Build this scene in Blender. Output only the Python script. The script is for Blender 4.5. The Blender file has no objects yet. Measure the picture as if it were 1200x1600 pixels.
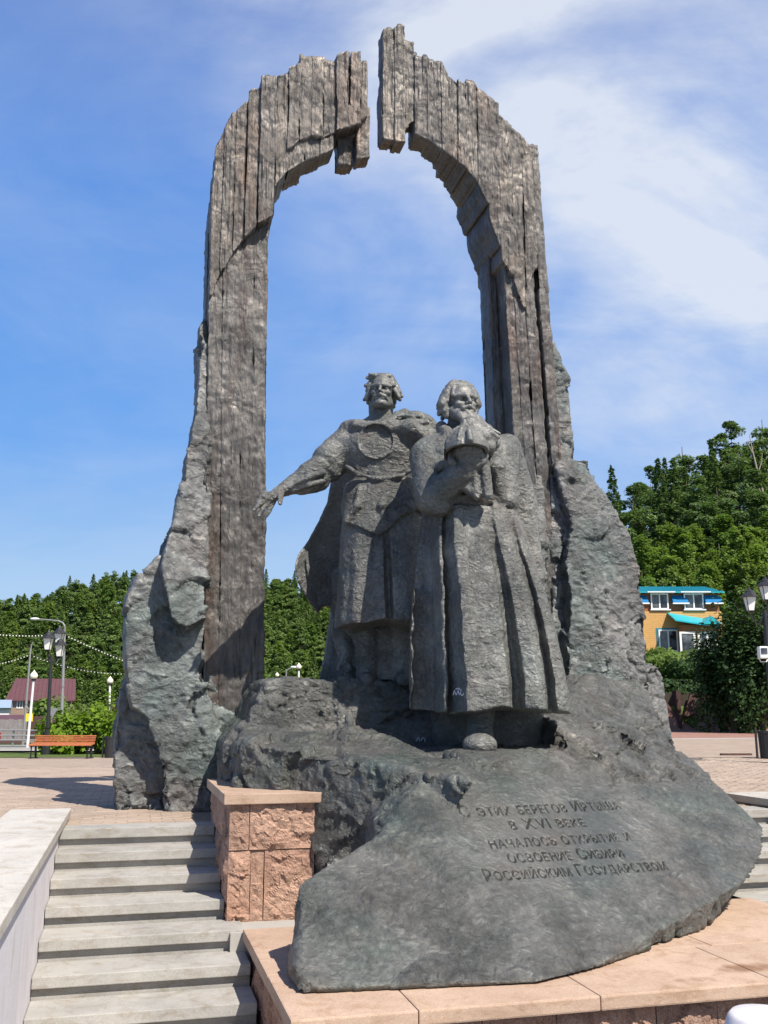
import bpy, bmesh, math, random, time
import numpy as np
from mathutils import Vector, Matrix
T0 = time.time()
R = math.radians
scene = bpy.context.scene
COL = scene.collection
rng = np.random.default_rng(7)
random.seed(7)

# ------------------------------------------------------------------ camera
EYE = 1.15
FPX = 1500.0                       # focal length for a 1600 high picture
PITCH = math.atan(310 / FPX)
cd = bpy.data.cameras.new('camera'); cam = bpy.data.objects.new('camera', cd); COL.objects.link(cam)
cam.location = (0, 0, EYE); cam.rotation_euler = (math.pi / 2 + PITCH, 0, 0)
cd.sensor_fit = 'VERTICAL'; cd.sensor_height = 24; cd.lens = 24 * FPX / 1600
cd.clip_start = 0.1; cd.clip_end = 3000
scene.camera = cam

# ------------------------------------------------------------------ sun and sky
SUN_EL = R(52)
SUN_H = Vector((0.63, -0.777, 0)).normalized()          # horizontal direction towards the sun
sun_dir = Vector((SUN_H.x * math.cos(SUN_EL), SUN_H.y * math.cos(SUN_EL), math.sin(SUN_EL)))
sd = bpy.data.lights.new('sun', 'SUN'); sd.energy = 5.0; sd.angle = R(0.5); sd.color = (1.0, 0.94, 0.85)
so = bpy.data.objects.new('sun', sd); COL.objects.link(so)
so.rotation_euler = sun_dir.to_track_quat('Z', 'Y').to_euler(); so.location = (8, -8, 15)
w = bpy.data.worlds.new('World'); scene.world = w; w.use_nodes = True
nt = w.node_tree; nt.nodes.clear(); N = nt.nodes; LK = nt.links
out = N.new('ShaderNodeOutputWorld'); bg = N.new('ShaderNodeBackground'); bg.inputs[1].default_value = 0.064
sky = N.new('ShaderNodeTexSky'); sky.sky_type = 'NISHITA'; sky.sun_disc = False
sky.sun_elevation = SUN_EL; sky.sun_rotation = math.atan2(SUN_H.x, SUN_H.y)
sky.air_density = 1.0; sky.dust_density = 0.4; sky.ozone_density = 2.5; sky.altitude = 100
tc = N.new('ShaderNodeTexCoord'); sep = N.new('ShaderNodeSeparateXYZ'); LK.new(tc.outputs['Generated'], sep.inputs[0])
def wm(op, a, b=None, c=None):
    n = N.new('ShaderNodeMath'); n.operation = op
    for i, v in enumerate((a, b, c)):
        if v is None: continue
        if isinstance(v, (int, float)): n.inputs[i].default_value = v
        else: LK.new(v, n.inputs[i])
    return n.outputs[0]
zz = wm('ADD', wm('MAXIMUM', sep.outputs[2], 0.0), 0.16)
cx = wm('DIVIDE', sep.outputs[0], zz); cy = wm('DIVIDE', sep.outputs[1], zz)
cmb = N.new('ShaderNodeCombineXYZ'); LK.new(cx, cmb.inputs[0]); LK.new(cy, cmb.inputs[1])
def wnoise(scale, rot, sc, det, rough, dist, loc=(0, 0, 0), vec=None):
    mp = N.new('ShaderNodeMapping'); mp.inputs['Rotation'].default_value = (0, 0, R(rot)); mp.inputs['Scale'].default_value = sc
    mp.inputs['Location'].default_value = loc
    LK.new(cmb.outputs[0] if vec is None else vec, mp.inputs[0])
    n = N.new('ShaderNodeTexNoise'); n.inputs['Scale'].default_value = scale; n.inputs['Detail'].default_value = det
    n.inputs['Roughness'].default_value = rough; n.inputs['Distortion'].default_value = dist
    LK.new(mp.outputs[0], n.inputs[0]); return n.outputs[0]
def wramp(v, a, b):
    n = N.new('ShaderNodeMapRange'); n.interpolation_type = 'SMOOTHSTEP'
    n.inputs[1].default_value = a; n.inputs[2].default_value = b; LK.new(v, n.inputs[0]); return n.outputs[0]
big = wnoise(0.75, 25, (1, 0.6, 1), 3, 0.5, 0.4, (1.3, 0.4, 0))
f1 = wnoise(3.1, 0, (0.85, 0.85, 1.2), 7, 0.56, 0.6, (2.2, 3.1, 0.7), tc.outputs['Generated']); f2 = wnoise(2.3, -28, (0.75, 1.35, 1), 9, 0.62, 0.5, (0.2, 3.1, 0))
fine = wm('ADD', wm('MULTIPLY', f1, 0.72), wm('MULTIPLY', f2, 0.28))
veil = wramp(wm('ADD', wm('ADD', sep.outputs[0], wm('MULTIPLY', wm('SUBTRACT', wm('MINIMUM', sep.outputs[2], 0.62), 0.36), 0.9)), wm('MULTIPLY', big, 0.6)), 0.20, 0.62)
wisps = wramp(fine, 0.36, 0.66)
cl = wm('MULTIPLY', wm('ADD', wm('MULTIPLY', veil, 0.40), wm('MULTIPLY', wm('ADD', wm('MULTIPLY', veil, 0.85), 0.24), wisps)), 0.80)
cl = wm('MULTIPLY', wm('MINIMUM', cl, 0.85), wramp(sep.outputs[2], 0.97, 0.68))
hz = wramp(sep.outputs[2], 0.34, 0.0)
mixh = N.new('ShaderNodeMixRGB'); mixh.inputs[0].default_value = 0.88; LK.new(sky.outputs[0], mixh.inputs[1])
gr = N.new('ShaderNodeValToRGB'); LK.new(sep.outputs[2], gr.inputs[0]); ce = gr.color_ramp.elements
ce[0].position = 0.0; ce[0].color = (0.46, 0.68, 0.93, 1); ce[1].position = 1.0; ce[1].color = (0.03, 0.10, 0.38, 1)
for p_, c_ in ((0.10, (0.39, 0.64, 0.95)), (0.26, (0.18, 0.44, 0.96)), (0.5, (0.095, 0.31, 0.85)), (0.66, (0.08, 0.22, 0.66))): e_ = ce.new(p_); e_.color = (*c_, 1)
gm = N.new('ShaderNodeVectorMath'); gm.operation = 'SCALE'; gm.inputs['Scale'].default_value = 10.2; LK.new(gr.outputs[0], gm.inputs[0]); LK.new(gm.outputs[0], mixh.inputs[2])
mixc = N.new('ShaderNodeMixRGB'); LK.new(cl, mixc.inputs[0]); LK.new(mixh.outputs[0], mixc.inputs[1])
mixc.inputs[2].default_value = (8.6, 9.1, 9.9, 1)
LK.new(mixc.outputs[0], bg.inputs[0]); LK.new(bg.outputs[0], out.inputs[0])
vs = scene.view_settings; vs.view_transform = 'Standard'; vs.look = 'None'; vs.exposure = 0.56; vs.gamma = 1; vs.use_curve_mapping = False
scene.display_settings.display_device = 'sRGB'
scene.render.engine = 'CYCLES'
scene.cycles.max_bounces = 6

# ------------------------------------------------------------------ geometry of the picture
YAW = R(14.5)
E1 = np.array([math.cos(YAW), math.sin(YAW), 0.0]); E2 = np.array([-math.sin(YAW), math.cos(YAW), 0.0])
ORG = np.array([-1.84, 12.0, 0.0])               # front of the left pier; monument frame: s along, d back, z up
_f = np.array([0, math.cos(PITCH), math.sin(PITCH)]); _u = np.array([0, -math.sin(PITCH), math.cos(PITCH)]); _C = np.array([0, 0, EYE])
def ray(px, py): return _f + np.array([(px - 600) / FPX, 0, 0]) + _u * (800 - py) / FPX
def at_y(px, py, Y): r = ray(px, py); return _C + r * (Y / r[1])
def at_z(px, py, z): r = ray(px, py); return _C + r * ((z - EYE) / r[2])
def at_d(px, py, d): r = ray(px, py); return _C + r * ((d - (_C - ORG) @ E2) / (r @ E2))
def to_frame(P): P = np.asarray(P, float); v = P - ORG; return np.array([v @ E1, v @ E2, v[2]])
def fr2w(a): a = np.asarray(a, float); return ORG + a[..., 0:1] * E1 + a[..., 1:2] * E2 + a[..., 2:3] * np.array([0, 0, 1.0])
def sz(px, py, d): a = to_frame(at_d(px, py, d)); return a[0], a[2]

# ------------------------------------------------------------------ noise
def _h(i, j, k, seed):
    n = (i * 73856093) ^ (j * 19349663) ^ (k * 83492791) ^ (seed * 2654435761)
    n = (n ^ (n >> 13)) * 1274126177
    n = n ^ (n >> 16)
    return (n & 0xFFFFF).astype(np.float32) / float(0xFFFFF)
def vnoise(p, seed=0):
    fl = np.floor(p); i = fl.astype(np.int64); f = (p - fl); f = f * f * (3 - 2 * f)
    r = 0
    for a in (0, 1):
        for b in (0, 1):
            for c in (0, 1):
                wgt = (f[:, 0] if a else 1 - f[:, 0]) * (f[:, 1] if b else 1 - f[:, 1]) * (f[:, 2] if c else 1 - f[:, 2])
                r = r + wgt * _h(i[:, 0] + a, i[:, 1] + b, i[:, 2] + c, seed)
    return r * 2 - 1
def fbm(p, octv=4, seed=0, gain=0.5):
    r = 0; amp = 1
    for o in range(octv): r = r + amp * vnoise(p * (2.03 ** o) + 17.3 * o, seed + o); amp *= gain
    return r
def facets(p, seed=0):
    """piecewise flat chips: every cell of a jittered lattice carries its own tilted plane"""
    fl = np.floor(p).astype(np.int64)
    best = np.full(len(p), 1e9); val = np.zeros(len(p))
    for a in (-1, 0, 1):
        for b in (-1, 0, 1):
            for c in (-1, 0, 1):
                i, j, k = fl[:, 0] + a, fl[:, 1] + b, fl[:, 2] + c
                q = np.stack([i + _h(i, j, k, seed), j + _h(i, j, k, seed + 1), k + _h(i, j, k, seed + 2)], 1)
                v = p - q; dd = (v * v).sum(1)
                g = np.stack([_h(i, j, k, seed + 3), _h(i, j, k, seed + 4), _h(i, j, k, seed + 5)], 1) * 2 - 1
                t = (v * g).sum(1) * 1.2 + (_h(i, j, k, seed + 6) - 0.5) * 0.7
                m = dd < best; best = np.where(m, dd, best); val = np.where(m, t, val)
    return val
def cracks(p, seed=0, wd=0.05):
    fl = np.floor(p).astype(np.int64); b1 = np.full(len(p), 9.0); b2 = b1.copy()
    for a in (-1, 0, 1):
        for b in (-1, 0, 1):
            for c in (-1, 0, 1):
                i, j, k = fl[:, 0] + a, fl[:, 1] + b, fl[:, 2] + c
                d = np.sqrt((p[:, 0] - i - _h(i, j, k, seed)) ** 2 + (p[:, 1] - j - _h(i, j, k, seed + 1)) ** 2 + (p[:, 2] - k - _h(i, j, k, seed + 2)) ** 2)
                b2 = np.minimum(b2, np.maximum(d, b1)); b1 = np.minimum(b1, d)
    return -np.clip(1 - (b2 - b1) / wd, 0, 1)

# ------------------------------------------------------------------ meshes and objects
def mesh_from(name, v, faces, smooth=False):
    """faces: (n,3) or (n,4) array, or a list of index lists"""
    v = np.asarray(v, np.float32)
    me = bpy.data.meshes.new(name)
    if isinstance(faces, np.ndarray):
        n, k = faces.shape
        me.vertices.add(len(v)); me.vertices.foreach_set('co', v.ravel())
        me.loops.add(n * k); me.loops.foreach_set('vertex_index', faces.astype(np.int32).ravel())
        me.polygons.add(n); me.polygons.foreach_set('loop_start', np.arange(0, n * k, k, dtype=np.int32))
        me.polygons.foreach_set('use_smooth', np.full(n, smooth))
        me.update(calc_edges=True); me.validate()
    else:
        me.from_pydata([tuple(x) for x in v], [], faces)
        if smooth: me.polygons.foreach_set('use_smooth', np.full(len(me.polygons), True))
        me.update()
    return me
def link(name, me, m=None, parent=None):
    o = bpy.data.objects.new(name, me); COL.objects.link(o)
    if m is not None:
        if not me.materials: me.materials.append(m)
    if parent is not None: o.parent = parent
    return o
def root_loc(p):
    v = Vector((0, 0, 0))
    while p is not None: v += p.location; p = p.parent
    return np.array(v)
def part(name, v, faces, m, parent, smooth=False, kind=None):
    """vertices in world space; the object sits at its parent's origin"""
    v = np.asarray(v, float) - (root_loc(parent) if parent is not None else 0)
    o = link(name, mesh_from(name, v, faces, smooth), m, parent)
    if kind: o['kind'] = kind
    return o
def thing(name, label, cat, loc=(0, 0, 0), group=None):
    o = bpy.data.objects.new(name, None); COL.objects.link(o); o.location = tuple(float(x) for x in loc)
    o.empty_display_size = 0.2
    o['label'] = label; o['category'] = cat
    if group: o['group'] = group
    return o
def tag(o, label=None, cat=None, group=None, kind=None):
    if label: o['label'] = label
    if cat: o['category'] = cat
    if group: o['group'] = group
    if kind: o['kind'] = kind
    return o
def copy_tree(o, parent=None):
    c = o.copy(); COL.objects.link(c)
    if parent is not None: c.parent = parent
    for ch in list(o.children): copy_tree(ch, c)
    return c

class MB:
    """collects simple shapes, all in world space"""
    def __init__(s): s.v = []; s.f = []
    def add(s, v, f):
        n = len(s.v); s.v += [tuple(map(float, x)) for x in v]; s.f += [[n + i for i in q] for q in f]
    def box(s, lo, hi, M=None):
        x0, y0, z0 = lo; x1, y1, z1 = hi
        v = [(x0, y0, z0), (x1, y0, z0), (x1, y1, z0), (x0, y1, z0), (x0, y0, z1), (x1, y0, z1), (x1, y1, z1), (x0, y1, z1)]
        if M is not None: v = [M(p) for p in v]
        s.add(v, [[0, 3, 2, 1], [4, 5, 6, 7], [0, 1, 5, 4], [1, 2, 6, 5], [2, 3, 7, 6], [3, 0, 4, 7]])
    def tube(s, pts, r, n=8, cap=True):
        pts = [Vector(p) for p in pts]; rs = r if isinstance(r, (list, tuple)) else [r] * len(pts)
        rings = []; up = Vector((0, 0, 1))
        for i, p in enumerate(pts):
            t = (pts[min(i + 1, len(pts) - 1)] - pts[max(i - 1, 0)]).normalized()
            a = t.cross(up)
            if a.length < 0.05: a = t.cross(Vector((0, 1, 0)))
            a.normalize(); b = t.cross(a)
            rings.append([p + (a * math.cos(k * 2 * math.pi / n) + b * math.sin(k * 2 * math.pi / n)) * rs[i] for k in range(n)])
        v = [q for rg in rings for q in rg]; f = []
        for i in range(len(pts) - 1):
            for k in range(n):
                k2 = (k + 1) % n; f.append([i * n + k, i * n + k2, (i + 1) * n + k2, (i + 1) * n + k])
        if cap: f.append(list(range(n))); f.append([(len(pts) - 1) * n + k for k in range(n)][::-1])
        s.add(v, f)
    def lathe(s, c, prof, n=12, sq=False):
        c = Vector(c); v = []; f = []
        for r, z in prof:
            for k in range(n):
                a = (k + (0.5 if n <= 6 else 0)) * 2 * math.pi / n; v.append((c.x + r * math.cos(a), c.y + r * math.sin(a), c.z + z))
        for i in range(len(prof) - 1):
            for k in range(n):
                k2 = (k + 1) % n; f.append([i * n + k, i * n + k2, (i + 1) * n + k2, (i + 1) * n + k])
        f.append(list(range(n))[::-1]); f.append([(len(prof) - 1) * n + k for k in range(n)])
        s.add(v, f)
    def sphere(s, c, r, n=10, m=6):
        prof = [(max(1e-3, r * math.sin(math.pi * i / m)), -r * math.cos(math.pi * i / m)) for i in range(m + 1)]
        s.lathe(c, prof, n)
    def build(s, name, m, parent=None, smooth=False, kind=None, bevel=0):
        v = np.array(s.v) - (root_loc(parent) if parent is not None else 0)
        me = bpy.data.meshes.new(name); me.from_pydata([tuple(x) for x in v], [], s.f)
        bm = bmesh.new(); bm.from_mesh(me)
        bmesh.ops.recalc_face_normals(bm, faces=bm.faces)
        if bevel: bmesh.ops.bevel(bm, geom=list(bm.edges), offset=bevel, segments=2, profile=0.6, affect='EDGES')
        bm.to_mesh(me); bm.free()
        if smooth: me.polygons.foreach_set('use_smooth', np.full(len(me.polygons), True))
        o = link(name, me, m, parent)
        if kind: o['kind'] = kind
        return o
FRM = lambda p: tuple(fr2w(np.array([p]))[0])      # box corners given as (s,d,z)

def vnormals(v, q):
    a, b, c, d = v[q[:, 0]], v[q[:, 1]], v[q[:, 2]], v[q[:, 3]]
    n = np.cross(c - a, d - b); out_ = np.zeros_like(v)
    for k in range(4):
        for ax in range(3): out_[:, ax] += np.bincount(q[:, k], n[:, ax], len(v))
    return out_ / (np.linalg.norm(out_, axis=1, keepdims=True) + 1e-9)

# ------------------------------------------------------------------ distance fields -> quads
def surface_nets(F):
    ins = F < 0
    c = np.zeros(tuple(n - 1 for n in F.shape), np.int8)
    sl = (slice(0, -1), slice(1, None))
    for a in (0, 1):
        for b in (0, 1):
            for e in (0, 1): c += ins[sl[a], sl[b], sl[e]]
    mixed = (c > 0) & (c < 8); idx = np.argwhere(mixed)
    ids = np.full(c.shape, -1, np.int64); ids[mixed] = np.arange(len(idx))
    corn = [(a, b, e) for a in (0, 1) for b in (0, 1) for e in (0, 1)]
    val = {k: F[idx[:, 0] + k[0], idx[:, 1] + k[1], idx[:, 2] + k[2]] for k in corn}
    acc = np.zeros((len(idx), 3)); cnt = np.zeros(len(idx))
    for k in corn:
        for ax in range(3):
            if k[ax]: continue
            k2 = list(k); k2[ax] = 1; k2 = tuple(k2)
            fa, fb = val[k], val[k2]; m = (fa < 0) != (fb < 0)
            t = np.where(m, fa / np.where(m, fa - fb, 1), 0)
            for x in range(3): acc[:, x] += np.where(m, k[x] + (t if x == ax else 0), 0)
            cnt += m
    V = idx + acc / cnt[:, None]
    quads = []
    for ax in range(3):
        u_, w_ = (ax + 1) % 3, (ax + 2) % 3
        s1 = [slice(None)] * 3; s2 = [slice(None)] * 3; s1[ax] = slice(0, -1); s2[ax] = slice(1, None)
        e = np.argwhere(ins[tuple(s1)] != ins[tuple(s2)])
        e = e[(e[:, u_] > 0) & (e[:, w_] > 0) & (e[:, u_] < c.shape[u_]) & (e[:, w_] < c.shape[w_])]
        def cid(du, dw):
            q = e.copy(); q[:, u_] -= du; q[:, w_] -= dw; return ids[q[:, 0], q[:, 1], q[:, 2]]
        Q = np.stack([cid(1, 1), cid(0, 1), cid(0, 0), cid(1, 0)], 1)
        flip = ~ins[e[:, 0], e[:, 1], e[:, 2]]
        Q[flip] = Q[flip][:, ::-1]; quads.append(Q)
    Q = np.concatenate(quads); return V, Q[(Q >= 0).all(1)]

def smin(a, b, k):
    if k <= 0: return np.minimum(a, b)
    h = np.maximum(k - np.abs(a - b), 0) / k; return np.minimum(a, b) - h * h * k * 0.25
def smax(a, b, k): return -smin(-a, -b, k)

class Field:
    def __init__(s, lo, hi, res):
        s.lo = np.array(lo, float); s.res = res
        s.n = np.ceil((np.array(hi) - s.lo) / res).astype(int) + 1
        s.F = np.full(tuple(s.n), 9.0, np.float32)
        s.ax = [(s.lo[k] + np.arange(s.n[k]) * res).astype(np.float32) for k in range(3)]
    def block(s, lo, hi):
        a = np.clip(np.floor((np.array(lo) - s.lo) / s.res).astype(int), 0, s.n); b = np.clip(np.ceil((np.array(hi) - s.lo) / s.res).astype(int) + 1, 0, s.n)
        S = tuple(slice(a[k], b[k]) for k in range(3))
        return S, s.ax[0][S[0]][:, None, None], s.ax[1][S[1]][None, :, None], s.ax[2][S[2]][None, None, :]
    def put(s, S, D, k, op):
        if op == 'add': s.F[S] = smin(s.F[S], D, k)
        elif op == 'cut': s.F[S] = smax(s.F[S], -D, k)
    def do(s, fn, lo, hi, k=0.0, op='add', pad=0.06):
        S, X, Y, Z = s.block(np.array(lo) - pad - k, np.array(hi) + pad + k)
        if 0 in [q.stop - q.start for q in S]: return
        s.put(S, fn(X, Y, Z).astype(np.float32), k, op)
    def cone(s, a, b, ra, rb=None, k=0.03, op='add', sq=(1, 1, 1)):
        rb = ra if rb is None else rb
        a = np.array(a, float); b = np.array(b, float); ab = b - a; L2 = max(ab @ ab, 1e-9); r = max(ra, rb)
        def fn(X, Y, Z):
            x, y, z = X - a[0], Y - a[1], Z - a[2]
            t = np.clip((x * ab[0] + y * ab[1] + z * ab[2]) / L2, 0, 1)
            return np.sqrt((x - t * ab[0]) ** 2 + (y - t * ab[1]) ** 2 + (z - t * ab[2]) ** 2) - (ra + (rb - ra) * t)
        s.do(fn, np.minimum(a, b) - r, np.maximum(a, b) + r, k, op)
    def chain(s, pts, rs, k=0.03, op='add'):
        for i in range(len(pts) - 1): s.cone(pts[i], pts[i + 1], rs[i] if hasattr(rs, '__len__') else rs, rs[i + 1] if hasattr(rs, '__len__') else rs, k, op)
    def ell(s, c, r, k=0.03, op='add', M=None):
        c = np.array(c, float); r = np.array(r, float); M = np.eye(3) if M is None else np.asarray(M)
        def fn(X, Y, Z):
            x, y, z = X - c[0], Y - c[1], Z - c[2]
            q = [(M[0, i] * x + M[1, i] * y + M[2, i] * z) / r[i] for i in range(3)]
            g = np.sqrt(q[0] ** 2 + q[1] ** 2 + q[2] ** 2) + 1e-6
            h = np.sqrt((q[0] / r[0]) ** 2 + (q[1] / r[1]) ** 2 + (q[2] / r[2]) ** 2) + 1e-6
            return g * (g - 1) / h
        m = r.max(); s.do(fn, c - m, c + m, k, op)
    def mesh(s):
        V, Q = surface_nets(s.F); return s.lo + V * s.res, Q

def poly2d(P, X, Z):
    """signed distance to a polygon on the grid X (n,1), Z (1,m); negative inside"""
    P = np.asarray(P, float); d = np.full(np.broadcast(X, Z).shape, 1e9); ins = np.zeros(d.shape, bool)
    for i in range(len(P)):
        a, b = P[i], P[(i + 1) % len(P)]; e = b - a
        wx, wz = X - a[0], Z - a[1]; t = np.clip((wx * e[0] + wz * e[1]) / (e @ e + 1e-12), 0, 1)
        d = np.minimum(d, (wx - t * e[0]) ** 2 + (wz - t * e[1]) ** 2)
        c = (a[1] > Z) != (b[1] > Z)
        ins ^= c & (X < (e[0] * (Z - a[1]) / (e[1] if abs(e[1]) > 1e-12 else 1e-12) + a[0]))
    return np.sqrt(d) * np.where(ins, -1, 1)

class Plane:
    """front surface d = a + b s + c z through three points given as (px, py, d)"""
    def __init__(s, *pts):
        A = []; B = []
        for px, py, d in pts:
            q = to_frame(at_d(px, py, d)); A.append([1, q[0], q[2]]); B.append(q[1])
        s.k = np.linalg.solve(np.array(A), np.array(B)); s.n = 1 / math.sqrt(1 + s.k[1] ** 2 + s.k[2] ** 2)
    def __call__(s, S, Z): return s.k[0] + s.k[1] * S + s.k[2] * Z
    def hit(s, px, py):
        r = ray(px, py); o = to_frame(_C); v = np.array([r @ E1, r @ E2, r[2]])
        t = (s.k[0] + s.k[1] * o[0] + s.k[2] * o[2] - o[1]) / (v[1] - s.k[1] * v[0] - s.k[2] * v[2]); return o + v * t
    def poly(s, pts): return np.array([s.hit(*p)[[0, 2]] for p in pts])
def lobe(field, pts, plane, back, k=0.05, kj=0.0, cuts=(), op='add', fronts=(), outline=None):
    """prism of a rock outline: polygon seen from the front, front plane(s), flat back"""
    P = plane.poly(pts) if outline is None else np.asarray(outline); S, D, Z = field.ax
    Sg, Zg = S[:, None], Z[None, :]
    p2 = poly2d(P, Sg, Zg)[:, None, :]
    f = np.broadcast_to(smax(p2, (plane(S[:, None, None], Z[None, None, :]) - D[None, :, None]) * plane.n, k), field.F.shape)
    for pl in fronts: f = smax(f, (pl(S[:, None, None], Z[None, None, :]) - D[None, :, None]) * pl.n, k)
    for c in cuts: f = smax(f, c(S[:, None, None], D[None, :, None], Z[None, None, :]), k)
    f = smax(f, (D - back)[None, :, None], k).astype(np.float32)
    field.put((slice(None),) * 3, f, kj, op)
def roughen(v, q, amps, seed=0):
    """amps: list of (kind, cell size, amplitude)"""
    for i, (kd, sc, am) in enumerate(amps):
        n = vnormals(v, q); p = v / sc
        if kd == 'n': h = fbm(p, 2, seed + 11 * i)
        elif kd == 'f': h = facets(p + 0.35 * np.stack([vnoise(p * 1.7, seed + 5), vnoise(p * 1.7, seed + 6), vnoise(p * 1.7, seed + 8)], 1), seed + 11 * i)
        elif kd == 'c':
            pw2 = p * np.array([1, 1, .7]) + 0.4 * np.stack([fbm(p * 2.1, 3, seed + 2), fbm(p * 2.1, 3, seed + 3), fbm(p * 2.1, 3, seed + 4)], 1); h = cracks(pw2, seed + 7, .07) * np.clip(vnoise(p * .9, seed + 9) * 2 + .3, 0, 1)
        elif kd == 'w':
            p = p * np.array([1, 1, 1.7]); p = p + 0.5 * np.stack([vnoise(p * .6, seed + 2), vnoise(p * .6, seed + 3), vnoise(p * .6, seed + 4)], 1); h = 0.5 - 2.2 * np.abs(fbm(p, 2, seed + 11 * i)) ** 0.8
        elif kd == 'r': h = 1 - 2 * np.abs(fbm(p, 2, seed + 11 * i))
        v = v + n * (h * am)[:, None]
    return v
print('setup', round(time.time() - T0, 2))

# ------------------------------------------------------------------ materials
class NT:
    def __init__(s, name):
        s.m = bpy.data.materials.new(name); s.m.use_nodes = True; s.t = s.m.node_tree; s.t.nodes.clear()
        s.out = s.n('OutputMaterial'); s.b = s.n('BsdfPrincipled'); s.t.links.new(s.b.outputs[0], s.out.inputs[0])
    def n(s, t): return s.t.nodes.new('ShaderNode' + t)
    def set(s, sock, v):
        if isinstance(v, bpy.types.NodeSocket): s.t.links.new(v, sock)
        elif isinstance(v, (tuple, list)) and len(v) == 3 and sock.type == 'RGBA': sock.default_value = (*v, 1)
        else: sock.default_value = v
    def pos(s, scale=(1, 1, 1), rot=(0, 0, 0), obj=False):
        if obj: o = s.n('TexCoord').outputs['Object']
        else: o = s.n('NewGeometry').outputs['Position']
        m = s.n('Mapping'); s.t.links.new(o, m.inputs[0]); m.inputs['Scale'].default_value = scale; m.inputs['Rotation'].default_value = rot
        return m.outputs[0]
    def noise(s, v, scale, det=4, rough=0.55, dist=0.0):
        n = s.n('TexNoise'); s.set(n.inputs['Vector'], v); n.inputs['Scale'].default_value = scale; n.inputs['Detail'].default_value = det
        n.inputs['Roughness'].default_value = rough; n.inputs['Distortion'].default_value = dist; return n.outputs[0]
    def voro(s, v, scale, feat='F1', out=0):
        n = s.n('TexVoronoi'); n.feature = feat; s.set(n.inputs['Vector'], v); n.inputs['Scale'].default_value = scale; return n.outputs[out]
    def warp(s, v, scale, amt):
        n = s.n('TexNoise'); s.set(n.inputs['Vector'], v); n.inputs['Scale'].default_value = scale; n.inputs['Detail'].default_value = 2
        a = s.n('VectorMath'); a.operation = 'MULTIPLY_ADD'; s.t.links.new(n.outputs[1], a.inputs[0]); a.inputs[1].default_value = (amt,) * 3
        s.set(a.inputs[2], v); return a.outputs[0]
    def rng(s, v, a, b, c=0.0, d=1.0):
        n = s.n('MapRange'); s.set(n.inputs[0], v)
        for i, x in enumerate((a, b, c, d)): n.inputs[i + 1].default_value = x
        return n.outputs[0]
    def math(s, op, a, b=0.0):
        n = s.n('Math'); n.operation = op; s.set(n.inputs[0], a); s.set(n.inputs[1], b); return n.outputs[0]
    def mix(s, f, a, b, mode='MIX'):
        n = s.n('MixRGB'); n.blend_type = mode; s.set(n.inputs[0], f); s.set(n.inputs[1], a); s.set(n.inputs[2], b); return n.outputs[0]
    def bump(s, h, dist, strength=1.0, nrm=None):
        n = s.n('Bump'); n.inputs['Strength'].default_value = strength; n.inputs['Distance'].default_value = dist
        s.set(n.inputs['Height'], h)
        if nrm is not None: s.t.links.new(nrm, n.inputs['Normal'])
        return n.outputs[0]
    def done(s, col, rough=0.6, nrm=None, spec=0.5, metal=0.0, sub=None):
        s.set(s.b.inputs['Base Color'], col); s.set(s.b.inputs['Roughness'], rough); s.set(s.b.inputs['Metallic'], metal)
        s.b.inputs['Specular IOR Level'].default_value = spec
        if nrm is not None: s.t.links.new(nrm, s.b.inputs['Normal'])
        return s.m

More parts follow.
